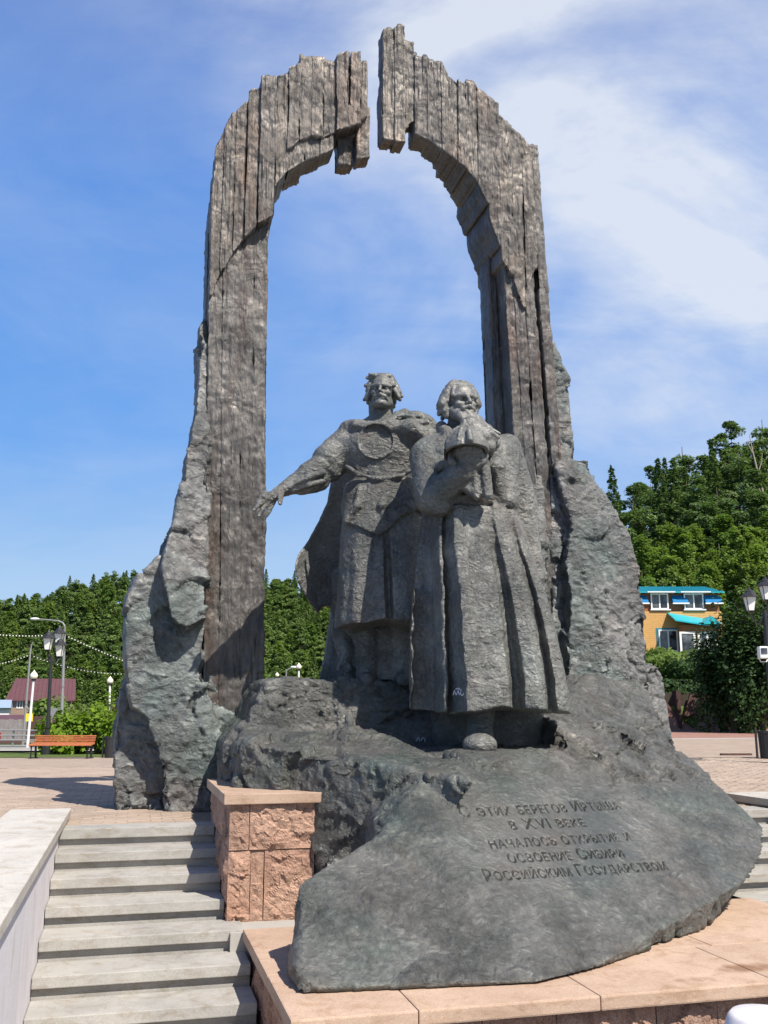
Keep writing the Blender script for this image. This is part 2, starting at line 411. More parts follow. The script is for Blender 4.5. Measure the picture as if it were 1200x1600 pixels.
def bronze(name, dark, light, brown, brown_amt=0.4, green=None, green_amt=0.0, grain=(1, 1, 1), bscale=1.0, bdist=0.02, chips=True, inner=False, rough=0.46, per_object=0.0, aniso=(1, 1, 1.7), ridge=1.1, metal=0.38):
    t = NT(name)
    v = t.pos(); vg = t.pos(grain)
    a = t.noise(v, 0.9, 5, 0.6, 0.4); b = t.noise(vg, 1.7, 6, 0.65, 0.5); c = t.noise(vg, 14 * bscale, 5, 0.7)
    col = t.mix(t.rng(a, 0.33, 0.68), dark, light)
    bb = t.rng(b, 0.5, 0.66, 0, brown_amt)
    if per_object:
        oi = t.n('ObjectInfo').outputs['Random']
        bb = t.math('MULTIPLY', bb, t.rng(oi, 0.25, 0.8, 1 - per_object, 1 + per_object))
        col = t.mix(1.0, col, t.mix(oi, (0.86, 0.86, 0.88), (1.1, 1.08, 1.05)), 'MULTIPLY')
    col = t.mix(bb, col, brown)
    if green: col = t.mix(t.rng(t.noise(v, 0.55, 4, 0.6, 0.8), 0.5, 0.68, 0, green_amt), col, green)
    col = t.mix(t.rng(c, 0.3, 0.72, 0, 1), t.mix(1.0, col, (0.72, 0.72, 0.72), 'MULTIPLY'), t.mix(1.0, col, (1.22, 1.2, 1.18), 'MULTIPLY'))
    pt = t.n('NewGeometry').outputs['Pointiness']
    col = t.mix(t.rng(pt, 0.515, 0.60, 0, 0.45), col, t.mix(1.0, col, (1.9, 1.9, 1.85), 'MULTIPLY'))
    col = t.mix(t.rng(pt, 0.487, 0.42, 0, 0.7), col, t.mix(1.0, col, (0.42, 0.42, 0.44), 'MULTIPLY'))  # dark patina in creases, also deepening their shade in the colour
    wv = t.warp(vg, 3.0 * bscale, 0.22); rv = t.warp(t.pos(tuple(g_ * a_ for g_, a_ in zip(grain, aniso))), 2.2 * bscale, 0.30)
    rn = t.n('TexNoise'); rn.noise_type = 'RIDGED_MULTIFRACTAL'; t.set(rn.inputs['Vector'], rv); rn.inputs['Scale'].default_value = 5.5 * bscale; rn.inputs['Detail'].default_value = 5; rn.inputs['Roughness'].default_value = 0.62
    rdg = t.rng(rn.outputs[0], 0.0, 1.6)
    h1 = t.noise(wv, 7 * bscale, 7, 0.68, 0.9)
    h3 = t.noise(wv, 30 * bscale, 5, 0.7)
    h = t.math('ADD', t.math('MULTIPLY', h1, 1.0), t.math('MULTIPLY', h3, 0.30))
    h = t.math('ADD', h, t.math('MULTIPLY', rdg, ridge))
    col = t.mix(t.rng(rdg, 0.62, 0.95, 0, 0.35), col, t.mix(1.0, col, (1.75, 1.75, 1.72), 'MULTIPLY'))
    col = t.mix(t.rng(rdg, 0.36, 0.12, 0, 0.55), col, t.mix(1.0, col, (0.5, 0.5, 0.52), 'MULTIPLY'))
    r2 = t.n('TexNoise'); r2.noise_type = 'RIDGED_MULTIFRACTAL'; t.set(r2.inputs['Vector'], t.warp(t.pos(tuple(g_ * a_ for g_, a_ in zip(grain, aniso)), (0.3, 0.2, 0.5)), 4.1 * bscale, 0.12)); r2.inputs['Scale'].default_value = 14 * bscale; r2.inputs['Detail'].default_value = 3
    h = t.math('ADD', h, t.math('MULTIPLY', t.rng(r2.outputs[0], 0, 1.6), 0.34))
    h = t.math('MULTIPLY', h, t.rng(t.noise(v, 1.6 * bscale, 3, 0.5, 0.5), 0.36, 0.62, 0.45, 1.3))
    rr = t.rng(c, 0.2, 0.8, rough + 0.12, rough - 0.12)
    return t.done(col, rr, t.bump(h, bdist, 1.0), 0.3, metal)
M = {}
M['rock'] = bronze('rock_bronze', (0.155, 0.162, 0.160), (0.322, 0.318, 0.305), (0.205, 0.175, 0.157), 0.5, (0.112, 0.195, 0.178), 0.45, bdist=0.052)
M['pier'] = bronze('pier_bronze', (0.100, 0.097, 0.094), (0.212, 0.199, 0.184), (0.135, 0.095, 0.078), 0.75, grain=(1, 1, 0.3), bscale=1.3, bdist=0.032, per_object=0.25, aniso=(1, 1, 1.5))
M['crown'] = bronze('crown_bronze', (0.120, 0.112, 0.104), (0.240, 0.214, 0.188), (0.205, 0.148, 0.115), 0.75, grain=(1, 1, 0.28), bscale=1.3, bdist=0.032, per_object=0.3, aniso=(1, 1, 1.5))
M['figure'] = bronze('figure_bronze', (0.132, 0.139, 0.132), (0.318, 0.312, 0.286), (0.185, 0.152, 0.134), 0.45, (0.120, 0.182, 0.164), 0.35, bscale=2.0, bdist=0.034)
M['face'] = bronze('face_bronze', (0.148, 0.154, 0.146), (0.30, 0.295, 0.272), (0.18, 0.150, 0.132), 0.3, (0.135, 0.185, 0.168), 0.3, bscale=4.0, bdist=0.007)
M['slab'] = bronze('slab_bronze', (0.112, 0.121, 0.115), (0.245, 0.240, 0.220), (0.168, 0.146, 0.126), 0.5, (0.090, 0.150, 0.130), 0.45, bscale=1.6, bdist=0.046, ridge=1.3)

def granite(name, c1, c2, speck=220, bdist=0.002, rough=0.75, per=0.06):
    t = NT(name); v = t.pos()
    a = t.noise(v, 2.2, 5, 0.6, 0.3); b = t.noise(v, speck, 2, 0.8); c = t.noise(v, 18, 4, 0.7)
    col = t.mix(t.rng(a, 0.3, 0.7), c1, c2)
    col = t.mix(t.rng(b, 0.35, 0.65), t.mix(1.0, col, (0.7, 0.7, 0.7), 'MULTIPLY'), t.mix(1.0, col, (1.25, 1.24, 1.22), 'MULTIPLY'))
    oi = t.n('ObjectInfo').outputs['Random']
    col = t.mix(1.0, col, t.mix(oi, (1 - per,) * 3, (1 + per,) * 3), 'MULTIPLY')
    col = t.mix(t.rng(c, 0.52, 0.8, 0, 0.35), col, t.mix(1.0, col, (0.6, 0.58, 0.55), 'MULTIPLY'))
    st = t.noise(t.pos((1, 1, 2.5)), 4.5, 6, 0.72, 0.8)
    col = t.mix(t.rng(st, 0.50, 0.68, 0, 0.75), col, t.mix(1.0, col, (0.70, 0.62, 0.52), 'MULTIPLY'))
    col = t.mix(t.rng(t.noise(v, 9, 5, 0.75), 0.60, 0.72, 0, 0.5), col, t.mix(1.0, col, (1.25, 1.24, 1.2), 'MULTIPLY'))
    pt = t.n('NewGeometry').outputs['Pointiness']; col = t.mix(t.rng(pt, 0.52, 0.6, 0, 0.5), col, t.mix(1.0, col, (1.2, 1.2, 1.18), 'MULTIPLY'))
    return t.done(col, rough, t.bump(t.math('ADD', c, t.math('MULTIPLY', b, 0.4)), bdist, 0.8), 0.3)
M['grey_granite'] = granite('grey_granite', (0.275, 0.265, 0.248), (0.385, 0.37, 0.345))
def stain(m, centre, rad):
    t = m.node_tree; pb = [n for n in t.nodes if n.type == 'BSDF_PRINCIPLED'][0]; src = pb.inputs['Base Color'].links[0].from_socket; n_ = t.nodes.new
    g = n_('ShaderNodeNewGeometry'); mp = n_('ShaderNodeMapping'); mp.vector_type = 'TEXTURE'; mp.inputs['Location'].default_value = tuple(centre); mp.inputs['Rotation'].default_value = (0, 0, YAW); mp.inputs['Scale'].default_value = rad
    ln = n_('ShaderNodeVectorMath'); ln.operation = 'LENGTH'; ns = n_('ShaderNodeTexNoise'); ns.inputs['Scale'].default_value = 14; ns.inputs['Detail'].default_value = 5
    ad = n_('ShaderNodeMath'); ad.operation = 'MULTIPLY_ADD'; ad.inputs[1].default_value = 1.1; mr = n_('ShaderNodeMapRange'); mr.inputs[1].default_value = 1.5; mr.inputs[2].default_value = 0.9; mr.inputs[4].default_value = 0.75
    mx_ = n_('ShaderNodeMixRGB'); mx_.inputs[2].default_value = (0.17, 0.075, 0.03, 1)
    for a_, b_ in ((g.outputs['Position'], mp.inputs[0]), (mp.outputs[0], ln.inputs[0]), (g.outputs['Position'], ns.inputs[0]), (ns.outputs[0], ad.inputs[0]), (ln.outputs['Value'], ad.inputs[2]), (ad.outputs[0], mr.inputs[0]), (mr.outputs[0], mx_.inputs[0]), (src, mx_.inputs[1]), (mx_.outputs[0], pb.inputs['Base Color'])): t.links.new(a_, b_)
M['pink_cap'] = granite('pink_polished_granite', (0.36, 0.252, 0.185), (0.455, 0.33, 0.25))
M['white_cap'] = granite('pale_granite', (0.40, 0.375, 0.345), (0.50, 0.475, 0.435))
stain(M['pink_cap'], at_z(1085, 1541, -0.66), (.26, .10, .07)); stain(M['pink_cap'], at_z(1165, 1512, -0.62), (.30, .14, .05))
def rough_pink():
    t = NT('rough_pink_granite'); v = t.pos()
    a = t.noise(v, 3, 6, 0.65, 0.5); b = t.noise(v, 90, 3, 0.8); oi = t.n('ObjectInfo').outputs['Random']
    col = t.mix(t.rng(a, 0.3, 0.7), (0.33, 0.20, 0.148), (0.49, 0.335, 0.255))
    col = t.mix(t.rng(b, 0.4, 0.62), t.mix(1.0, col, (0.68, 0.66, 0.64), 'MULTIPLY'), t.mix(1.0, col, (1.25, 1.2, 1.15), 'MULTIPLY'))
    col = t.mix(1.0, col, t.mix(oi, (0.84, 0.86, 0.88), (1.14, 1.12, 1.1)), 'MULTIPLY')
    h = t.math('ADD', t.noise(t.warp(v, 4, 0.15), 9, 7, 0.7, 0.6), t.math('MULTIPLY', b, 0.15))
    return t.done(col, 0.8, t.bump(h, 0.03, 1.0), 0.25)
M['rough_pink'] = rough_pink()
def plaster():
    t = NT('lilac_white_plaster'); v = t.pos()
    col = t.mix(t.rng(t.noise(v, 2.5, 6, 0.7), 0.3, 0.75), (0.60, 0.57, 0.60), (0.70, 0.67, 0.68))
    col = t.mix(t.rng(t.noise(t.pos((1, 1, 0.25)), 7, 5, 0.7), 0.50, 0.74, 0, 0.6), col, (0.40, 0.37, 0.345))
    return t.done(col, 0.85, t.bump(t.noise(v, 40, 4, 0.7), 0.004, 0.7), 0.2)
M['plaster'] = plaster()
def paver_mat(name, c1, c2, tex=False):
    t = NT(name); v = t.pos(); oi = t.n('ObjectInfo').outputs['Random']
    a = t.noise(v, 1.1, 5, 0.65, 0.4); b = t.noise(v, 60, 3, 0.8)
    col = t.mix(t.rng(a, 0.3, 0.7), c1, c2)
    if tex:
        vv = t.pos((1, 1, 1), (0, 0, -YAW)); br = t.n('TexBrick'); t.set(br.inputs['Vector'], vv)
        br.inputs['Scale'].default_value = 1; br.inputs['Brick Width'].default_value = 0.24; br.inputs['Row Height'].default_value = 0.12; br.inputs['Mortar Size'].default_value = 0.006
        br.inputs['Color1'].default_value = (0.9, 0.9, 0.9, 1); br.inputs['Color2'].default_value = (1.1, 1.08, 1.05, 1); br.inputs['Mortar'].default_value = (0.72, 0.7, 0.68, 1)
        col = t.mix(1.0, col, br.outputs[0], 'MULTIPLY')
    else: col = t.mix(1.0, col, t.mix(t.voro(v, 4.1, 'F1', 1), (0.86, 0.86, 0.86), (1.14, 1.12, 1.1)), 'MULTIPLY')
    col = t.mix(t.rng(b, 0.35, 0.7), t.mix(1.0, col, (0.82, 0.82, 0.82), 'MULTIPLY'), col)
    return t.done(col, 0.85, t.bump(b, 0.003, 0.7), 0.2)
M['paver'] = paver_mat('beige_pavers', (0.33, 0.255, 0.20), (0.40, 0.32, 0.255))
M['paving'] = paver_mat('beige_paving_far', (0.33, 0.255, 0.20), (0.40, 0.32, 0.255), True)
M['joint'] = paver_mat('paver_joint_sand', (0.26, 0.215, 0.17), (0.32, 0.27, 0.22))
M['red_paving'] = paver_mat('red_brown_paving', (0.30, 0.16, 0.125), (0.36, 0.21, 0.165), True)
def plain(name, c, rough=0.6, metal=0.0, var=0.12, scale=6, spec=0.4, bd=0.0, per=0.0):
    t = NT(name); v = t.pos(); n_ = t.noise(v, scale, 5, 0.65)
    col = t.mix(t.rng(n_, 0.25, 0.75), tuple(x * (1 - var) for x in c), tuple(min(1, x * (1 + var)) for x in c))
    if per: col = t.mix(1.0, col, t.mix(t.n('ObjectInfo').outputs['Random'], (1 - per,) * 3, (1 + per,) * 3), 'MULTIPLY')
    nrm = t.bump(t.noise(v, scale * 8, 4, 0.7), bd, 0.8) if bd else None
    return t.done(col, rough, nrm, spec, metal)
M['asphalt'] = plain('asphalt', (0.11, 0.11, 0.112), 0.9, bd=0.004, scale=3)
M['concrete'] = plain('concrete', (0.36, 0.34, 0.31), 0.9, bd=0.004, scale=2)
M['dark_paving'] = plain('low_bounce_paving', (0.13, 0.125, 0.12), 0.85, bd=0.004, scale=3)  # for the unseen lower ground, dark so little light bounces up
M['grass'] = plain('short_grass', (0.095, 0.13, 0.035), 0.95, var=0.45, scale=2.5, spec=0.1, bd=0.05)
M['forest_floor'] = plain('forest_floor', (0.035, 0.055, 0.018), 0.95, var=0.4, scale=0.5, spec=0.1)
M['black_metal'] = plain('black_painted_metal', (0.022, 0.022, 0.024), 0.45, 0.0)
M['grey_metal'] = plain('galvanised_steel', (0.24, 0.24, 0.235), 0.55, 0.2)
M['white_metal'] = plain('white_painted_metal', (0.72, 0.71, 0.68), 0.5)
M['lamp_glass'] = plain('opal_white_glass', (0.80, 0.79, 0.75), 0.25, var=0.03)
M['globe'] = plain('cream_globe', (0.80, 0.72, 0.56), 0.3, var=0.03)
M['bench_wood'] = plain('orange_varnished_slats', (0.42, 0.135, 0.055), 0.45, var=0.25, scale=9, per=0.12)
M['bulb'] = plain('pale_bulb', (0.8, 0.78, 0.68), 0.3, var=0.02)
M['wire'] = plain('dark_wire', (0.03, 0.035, 0.03), 0.6)
M['maroon'] = plain('maroon_metal_roof', (0.105, 0.045, 0.048), 0.5, var=0.15, scale=2)
M['brown_brick'] = plain('tan_brick', (0.27, 0.195, 0.15), 0.85, var=0.25, scale=6)
M['brown_fence'] = plain('brown_metal_fence', (0.10, 0.05, 0.045), 0.6, var=0.2)
M['grey_fence'] = plain('grey_boards', (0.26, 0.23, 0.22), 0.8, var=0.25, scale=3)
M['blue_roof'] = plain('blue_grey_roof', (0.26, 0.33, 0.44), 0.5)
M['white_wall'] = plain('white_wall', (0.68, 0.67, 0.66), 0.8)
M['orange_siding'] = plain('orange_board_siding', (0.60, 0.335, 0.115), 0.6, var=0.12, scale=4)
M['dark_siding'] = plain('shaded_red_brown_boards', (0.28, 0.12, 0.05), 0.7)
M['turquoise'] = plain('turquoise_metal_roof', (0.02, 0.36, 0.42), 0.4, var=0.08, scale=2)
M['blue_panel'] = plain('blue_metal_panel', (0.012, 0.16, 0.36), 0.4, var=0.08)
M['teal_trim'] = plain('teal_trim', (0.03, 0.20, 0.25), 0.5)
M['white_pvc'] = plain('white_window_frame', (0.78, 0.77, 0.75), 0.4, var=0.04)
def glass_mat():
    t = NT('window_glass'); n_ = t.noise(t.pos(), 1.4, 3)
    return t.done(t.mix(t.rng(n_, 0.4, 0.65), (0.02, 0.023, 0.028), (0.13, 0.14, 0.15)), 0.08, None, 0.6)
M['glass'] = glass_mat()
M['crib'] = plain('weathered_brown_timber', (0.095, 0.05, 0.04), 0.85, var=0.35, scale=5, per=0.3)
M['earth'] = plain('dark_earth', (0.05, 0.04, 0.028), 0.95, var=0.3)
M['yellow'] = plain('yellow_sign_face', (0.75, 0.62, 0.04), 0.5, var=0.03)
M['red_paint'] = plain('red_car_paint', (0.45, 0.03, 0.025), 0.3, var=0.04)
M['rubber'] = plain('black_rubber', (0.02, 0.02, 0.02), 0.8)
M['chalk'] = plain('white_chalk_paint', (0.75, 0.73, 0.75), 0.9, var=0.05)
M['bark'] = plain('grey_brown_bark', (0.12, 0.085, 0.06), 0.9, var=0.3, scale=5)
M['dead_wood'] = plain('bare_pale_branch', (0.30, 0.25, 0.2), 0.9)
M['white_plastic'] = plain('scuffed_white_plastic', (0.70, 0.66, 0.66), 0.5, var=0.16, scale=9)
def leaf_mat(name, c1, c2, trans=0.25):
    t = NT(name); oi = t.n('ObjectInfo').outputs['Random']; v = t.pos()
    col = t.mix(oi, c1, c2)
    col = t.mix(1.0, col, t.mix(t.noise(v, 0.9, 3, 0.6), (0.6, 0.66, 0.6), (1.4, 1.34, 1.3)), 'MULTIPLY')
    rnd = t.n('NewGeometry').outputs['Random Per Island']
    col = t.mix(1.0, col, t.mix(rnd, (0.65, 0.7, 0.6), (1.35, 1.3, 1.35)), 'MULTIPLY')
    t.done(col, 0.65, None, 0.25)
    tr = t.n('BsdfTranslucent'); t.set(tr.inputs[0], t.mix(1.0, col, (1.15, 1.25, 0.6), 'MULTIPLY'))
    mx = t.n('MixShader'); mx.inputs[0].default_value = trans
    t.t.links.new(t.b.outputs[0], mx.inputs[1]); t.t.links.new(tr.outputs[0], mx.inputs[2]); t.t.links.new(mx.outputs[0], t.out.inputs[0])
    return t.m
M['conifer'] = leaf_mat('conifer_needles', (0.105, 0.172, 0.048), (0.160, 0.235, 0.066))
M['dark_conifer'] = leaf_mat('dark_conifer_needles', (0.082, 0.142, 0.052), (0.130, 0.195, 0.066), 0.3)
M['broadleaf'] = leaf_mat('broadleaf_foliage', (0.115, 0.19, 0.042), (0.165, 0.235, 0.056), 0.45)
M['bright_leaf'] = leaf_mat('bright_shrub_foliage', (0.14, 0.23, 0.02), (0.17, 0.26, 0.025), 0.4)
M['hedge_leaf'] = leaf_mat('dark_hedge_foliage', (0.028, 0.062, 0.016), (0.04, 0.078, 0.02), 0.2)
print('materials', round(time.time() - T0, 2))

# ------------------------------------------------------------------ ground
def sstep(x, a, b): t = np.clip((x - a) / (b - a), 0, 1); return t * t * (3 - 2 * t)
def ground_h(x, y):
    """plaza level and the land around it, hills included"""
    x = np.asarray(x, float); y = np.asarray(y, float)
    left = sstep(-x, -2, 4)
    z = -0.36 * np.clip((y - 13) / 20, 0, 1) * left
    z = z - left * (0.6 * np.clip((y - 33) / 27, 0, 1) + 2.0 * np.clip((y - 60) / 70, 0, 1))
    far = sstep(y, 165, 300); rat = x / np.maximum(y, 20)
    z = z + (1 - sstep(rat, 0.16, 0.24)) * far * np.interp(rat, [-0.6, -0.40, -0.28, -0.14, 0.1, 0.3], [19, 28, 36.5, 36, 32.5, 31.5])
    rt = sstep(rat, 0.15, 0.26)
    bank = 2.1 * sstep(y, 56.2, 56.9) + 2.9 * sstep(y, 57, 72) + 2.2 * sstep(y, 78, 88)
    z = z + rt * (bank + sstep(y, 84, 132) * np.interp(rat, [0.15, 0.24, 0.32, 0.40, 0.6], [8, 11.0, 15.5, 19.5, 23]))
    return z
def gh(x, y): return float(ground_h(x, y))
ys = np.concatenate([np.arange(9, 60, 1.5), np.arange(56, 58, 0.25), np.arange(60, 140, 2.5), np.arange(140, 360, 6), [400, 600, 1200, 2500]]); ys = np.unique(np.round(ys, 2))
us = np.linspace(-1.3, 1.3, 150)
X = us[None, :] * (ys[:, None] + 6); Y = np.repeat(ys[:, None], len(us), 1)
Zt = ground_h(X, Y)
Zt = Zt - 0.05 - 0.2 * (1 - sstep(Y, 30, 34)) * (X < 14) - 1.6 * (1 - sstep(Y, 9.5, 14))
nn = np.arange(len(ys) * len(us)).reshape(len(ys), len(us))
q = np.stack([nn[:-1, :-1], nn[:-1, 1:], nn[1:, 1:], nn[1:, :-1]], -1).reshape(-1, 4)
terrain = part('terrain', np.stack([X, Y, Zt], -1).reshape(-1, 3), q, M['grass'], None, True); terrain['kind'] = 'structure'
terrain.data.materials.append(M['forest_floor'])
mid = (np.stack([X, Y], -1).reshape(-1, 2))[q].mean(1)
terrain.data.polygons.foreach_set('material_index', ((mid[:, 1] > 78)).astype(np.int32))
# lower ground in front of the steps, unseen, kept dark to cut bounce light
def sheet(name, pts_sd, z, m, lift=0.0):
    o = part(name, fr2w(np.array([(s, d, z + lift) for s, d in pts_sd])), [list(range(len(pts_sd)))], m, None); o['kind'] = 'structure'; return o
sheet('lower_paving', [(-30, -30), (30, -30), (30, -1.6), (-30, -1.6)], -1.50, M['dark_paving'])

# plaza: bedding sheet following the gentle fall, pavers on it near the monument
def plaza_piece(name, s0, s1, d0, d1, m, lift, ds=1.0):
    ss = np.arange(s0, s1 + 1e-6, (s1 - s0) / max(1, round((s1 - s0) / ds))); dd = np.arange(d0, d1 + 1e-6, (d1 - d0) / max(1, round((d1 - d0) / ds)))
    S, D = np.meshgrid(ss, dd); P = fr2w(np.stack([S, D, np.zeros_like(S)], -1).reshape(-1, 3)); P[:, 2] = ground_h(P[:, 0], P[:, 1]) + lift
    k = np.arange(S.size).reshape(S.shape); qq = np.stack([k[:-1, :-1], k[:-1, 1:], k[1:, 1:], k[1:, :-1]], -1).reshape(-1, 4)
    o = part(name, P, qq, m, None); o['kind'] = 'structure'; return o
plaza = plaza_piece('plaza', -16, 34, -1.72, 22.0, M['joint'], -0.012)
STAIR_D = [-1.77, -2.19, -2.61, -3.03, -3.50, -3.95, -4.40, -4.85, -5.30]; RISE = 0.16
# plaza edge wall down to the lower ground
b = MB(); b.box((-16, -1.72, -1.5), (34, -1.5, -0.03), FRM); o = b.build('plaza_edge_wall', M['concrete']); o['kind'] = 'structure'
# pavers
pw, pd = 0.24, 0.12
def paver_mesh():
    b = MB(); b.box((-pw / 2 + .004, -pd / 2 + .004, -0.05), (pw / 2 - .004, pd / 2 - .004, 0)); bm = bmesh.new(); me = bpy.data.meshes.new('paver')
    me.from_pydata(b.v, [], b.f); bm.from_mesh(me)
    bmesh.ops.bevel(bm, geom=[e for e in bm.edges if all(v.co.z > -0.01 for v in e.verts)], offset=0.008, segments=1, affect='EDGES'); bm.to_mesh(me); bm.free(); return me
pme = paver_mesh(); pme.materials.append(M['paver'])
PV = np.array([v.co[:] for v in pme.vertices]); PF = [list(p.vertices) for p in pme.polygons]
cells = []
for j, d in enumerate(np.arange(-1.58, 12.5, pd)):
    for s in np.arange(-9, 14, pw) + (pw / 2 if j % 2 else 0):
        P = fr2w(np.array([[s, d, 0.0]]))[0]
        v = P - _C; px = 600 + FPX * v[0] / (v @ _f)
        if -0.6 < s < 4.6 and d > -0.3: continue
        if -0.5 < s < 4.7 and d < 0: continue
        if px < -60 or px > 1280: continue
        if s > 0 and d > 9.5: continue
        cells.append((P[1], s, d, P))
cells.sort(key=lambda c: c[0] + (0 if c[1] < 1 else 3.0))
sv, sf = [], []
for i, (_, s, d, P) in enumerate(cells):
    z = gh(P[0], P[1]) + 0.006 + rng.uniform(-0.004, 0.004); rot = YAW + rng.uniform(-.02, .02)
    if i < 290:
        o = link('paver', pme, None, plaza); o.location = (P[0], P[1], z); o.rotation_euler = (rng.uniform(-.008, .008), rng.uniform(-.01, .01), rot)
    else:
        c, s_ = math.cos(rot), math.sin(rot); n0 = len(sv) * len(PV)
        sv.append(np.stack([P[0] + PV[:, 0] * c - PV[:, 1] * s_, P[1] + PV[:, 0] * s_ + PV[:, 1] * c, z + PV[:, 2]], 1)); sf += [[n0 + k for k in f] for f in PF]
if sv: part('paver_field', np.concatenate(sv), sf, M['paver'], plaza, kind='stuff')
plaza_piece('far_paving', -14, 1.5, 12.6, 21.0, M['paving'], 0.004)
plaza_piece('far_paving', 2.0, 30, 9.7, 24, M['paving'], 0.004)
plaza_piece('red_path', 3.0, 40, 25, 40, M['red_paving'], 0.004)
plaza_piece('earth_strip', 2.0, 40, 24, 25, M['concrete'], 0.002)
plaza_piece('grass_verge', -26, 1.0, 22.0, 30.0, M['grass'], 0.0)
print('ground', round(time.time() - T0, 2))

# ------------------------------------------------------------------ stairs, parapets, plinth, ledge
def rbox(lo, hi, name, m, parent, bevel=0.008, kind=None):
    b = MB(); b.box(lo, hi, FRM); return b.build(name, m, parent, bevel=bevel, kind=kind)
def staircase(s_left, s_rights, label):
    st = thing('staircase', label, 'stairs', fr2w(np.array([[s_left, -5.3, -1.5]]))[0])
    for k, d in enumerate(STAIR_D):
        z = -RISE * k; sr = s_rights(k)
        js = [s_left] + [s_left + (sr - s_left) * f for f in ()] + [sr]
        for a_, b_ in zip(js[:-1], js[1:]):
            rbox((a_ + .002, d - 0.012, z - 0.085), (b_ - .002, d + 0.44 if k else d + 0.34, z + (0.010 if k == 0 else 0)), 'tread', M['grey_granite'], st, 0.007)
        rbox((s_left, d + 0.035, z - 0.5), (sr, d + 0.3, z - 0.0855), 'riser', M['grey_granite'], st, 0.003)
    return st
staircase(-1.836, lambda k: -0.335 if k < 4 else (-0.205 if k == 4 else -0.205), 'grey granite steps going up between the white parapet and the pink stone block')
staircase(4.63, lambda k: 6.19, 'grey granite steps behind the right edge of the inscribed boulder')
def parapet(label, s0, s1, face):
    p_ = thing('parapet_wall', label, 'wall', fr2w(np.array([[(s0 + s1) / 2, -0.8, 0]]))[0])
    rbox((s0, -7.5, -1.5), (s1, -0.80, 0.03), 'wall', M['plaster'], p_, 0.01)
    for a_, b_ in ((-7.6, -5.1), (-5.1, -3.0), (-3.0, -0.76)):
        rbox((s0 - .05, a_ + .003, 0.03), (s1 + .05, b_ - .003, 0.115), 'coping_slab', M['white_cap'], p_, 0.008)
parapet('white plastered parapet with pale granite coping beside the left steps', -2.36, -1.84, 1)
parapet('short stretch of parapet with granite coping at the right edge beyond the boulder', 6.25, 6.8, 1)

def grid_block(lo, hi, res, map_fn=None):
    """surface of a box as a shared-vertex grid; returns unit params (n,3) and quads"""
    n = [max(1, int(round((hi[k] - lo[k]) / res[k]))) for k in range(3)]
    key = {}; P = []; Q = []
    pts, quads = [], []
    for ax in range(3):
        u, w_ = (ax + 1) % 3, (ax + 2) % 3
        for side in (0, 1):
            I, J = np.meshgrid(np.arange(n[u] + 1), np.arange(n[w_] + 1), indexing='ij')
            g = np.zeros(I.shape + (3,), np.int64); g[..., ax] = n[ax] * side; g[..., u] = I; g[..., w_] = J
            base = sum(len(p) for p in pts); pts.append(g.reshape(-1, 3))
            k = np.arange(I.size).reshape(I.shape) + base
            qq = np.stack([k[:-1, :-1], k[1:, :-1], k[1:, 1:], k[:-1, 1:]], -1).reshape(-1, 4)
            quads.append(qq if side else qq[:, ::-1])
    pts = np.concatenate(pts); Qd = np.concatenate(quads)
    code = (pts[:, 0] * (n[1] + 1) + pts[:, 1]) * (n[2] + 1) + pts[:, 2]
    uq, first, inv = np.unique(code, return_index=True, return_inverse=True)
    return pts[first] / np.array(n, float), inv[Qd]
def rough_block(name, lo, hi, m, parent, res=0.013, amp=0.03, seed=0, bulge=0.04, gap=0.004):
    lo = np.array(lo) + gap; hi = np.array(hi) - gap
    u, Q = grid_block(lo, hi, (res,) * 3)
    P = lo + u * (hi - lo)
    e = np.minimum(np.minimum(u, 1 - u) * (hi - lo), 0.12)
    es = np.sort(e, axis=1); fade = np.clip(es[:, 1] / 0.05, 0, 1)       # joints stay straight, the faces bulge
    W = fr2w(P); n = vnormals(W, Q)
    h = bulge * np.clip(es[:, 1] / 0.1, 0, 1) + amp * facets(W / 0.24 + seed * 3.1, seed) + amp * 0.45 * facets(W / 0.09 + seed, seed + 3) + amp * 0.35 * fbm(W / 0.2 + seed, 3, seed)
    return part(name, W + n * ((h + .007 * fbm(W / .035, 2, seed + 4)) * fade)[:, None], Q, m, parent, False)
# pink stone block between the steps and the boulder
pl = thing('stone_block', 'pink stone block with flat pink cap between the left steps and the boulder', 'plinth', fr2w(np.array([[0.1, -2.6, -0.64]]))[0])
rbox((-0.385, -3.22, 0.335), (0.49, -2.2, 0.425), 'cap_slab', M['pink_cap'], pl, 0.008)
rbox((-0.385, -2.195, 0.335), (0.49, -1.2, 0.425), 'cap_slab', M['pink_cap'], pl, 0.008)
k_ = 0
for s0, s1, z0, z1, d0, d1 in ((-0.33, -0.15, -0.06, 0.335, -3.17, -2.6), (-0.15, 0.50, -0.06, 0.335, -3.17, -2.5), (-0.33, -0.13, -0.66, -0.06, -3.16, -2.7),
                               (-0.13, -0.01, -0.66, -0.06, -3.15, -2.7), (-0.01, 0.44, -0.66, -0.06, -3.16, -2.6),
                               (-0.33, 0.3, -0.02, 0.335, -2.6, -1.2), (-0.33, 0.3, -0.4, -0.02, -2.7, -1.9), (-0.33, 0.3, -0.66, -0.4, -2.7, -1.5), (-0.33, 0.3, -0.4, -0.02, -1.9, -1.3)):
    k_ += 1; rough_block('stone', (s0, d0, z0), (s1, d1, z1), M['rough_pink'], pl, 0.013, 0.028, k_, 0.008)
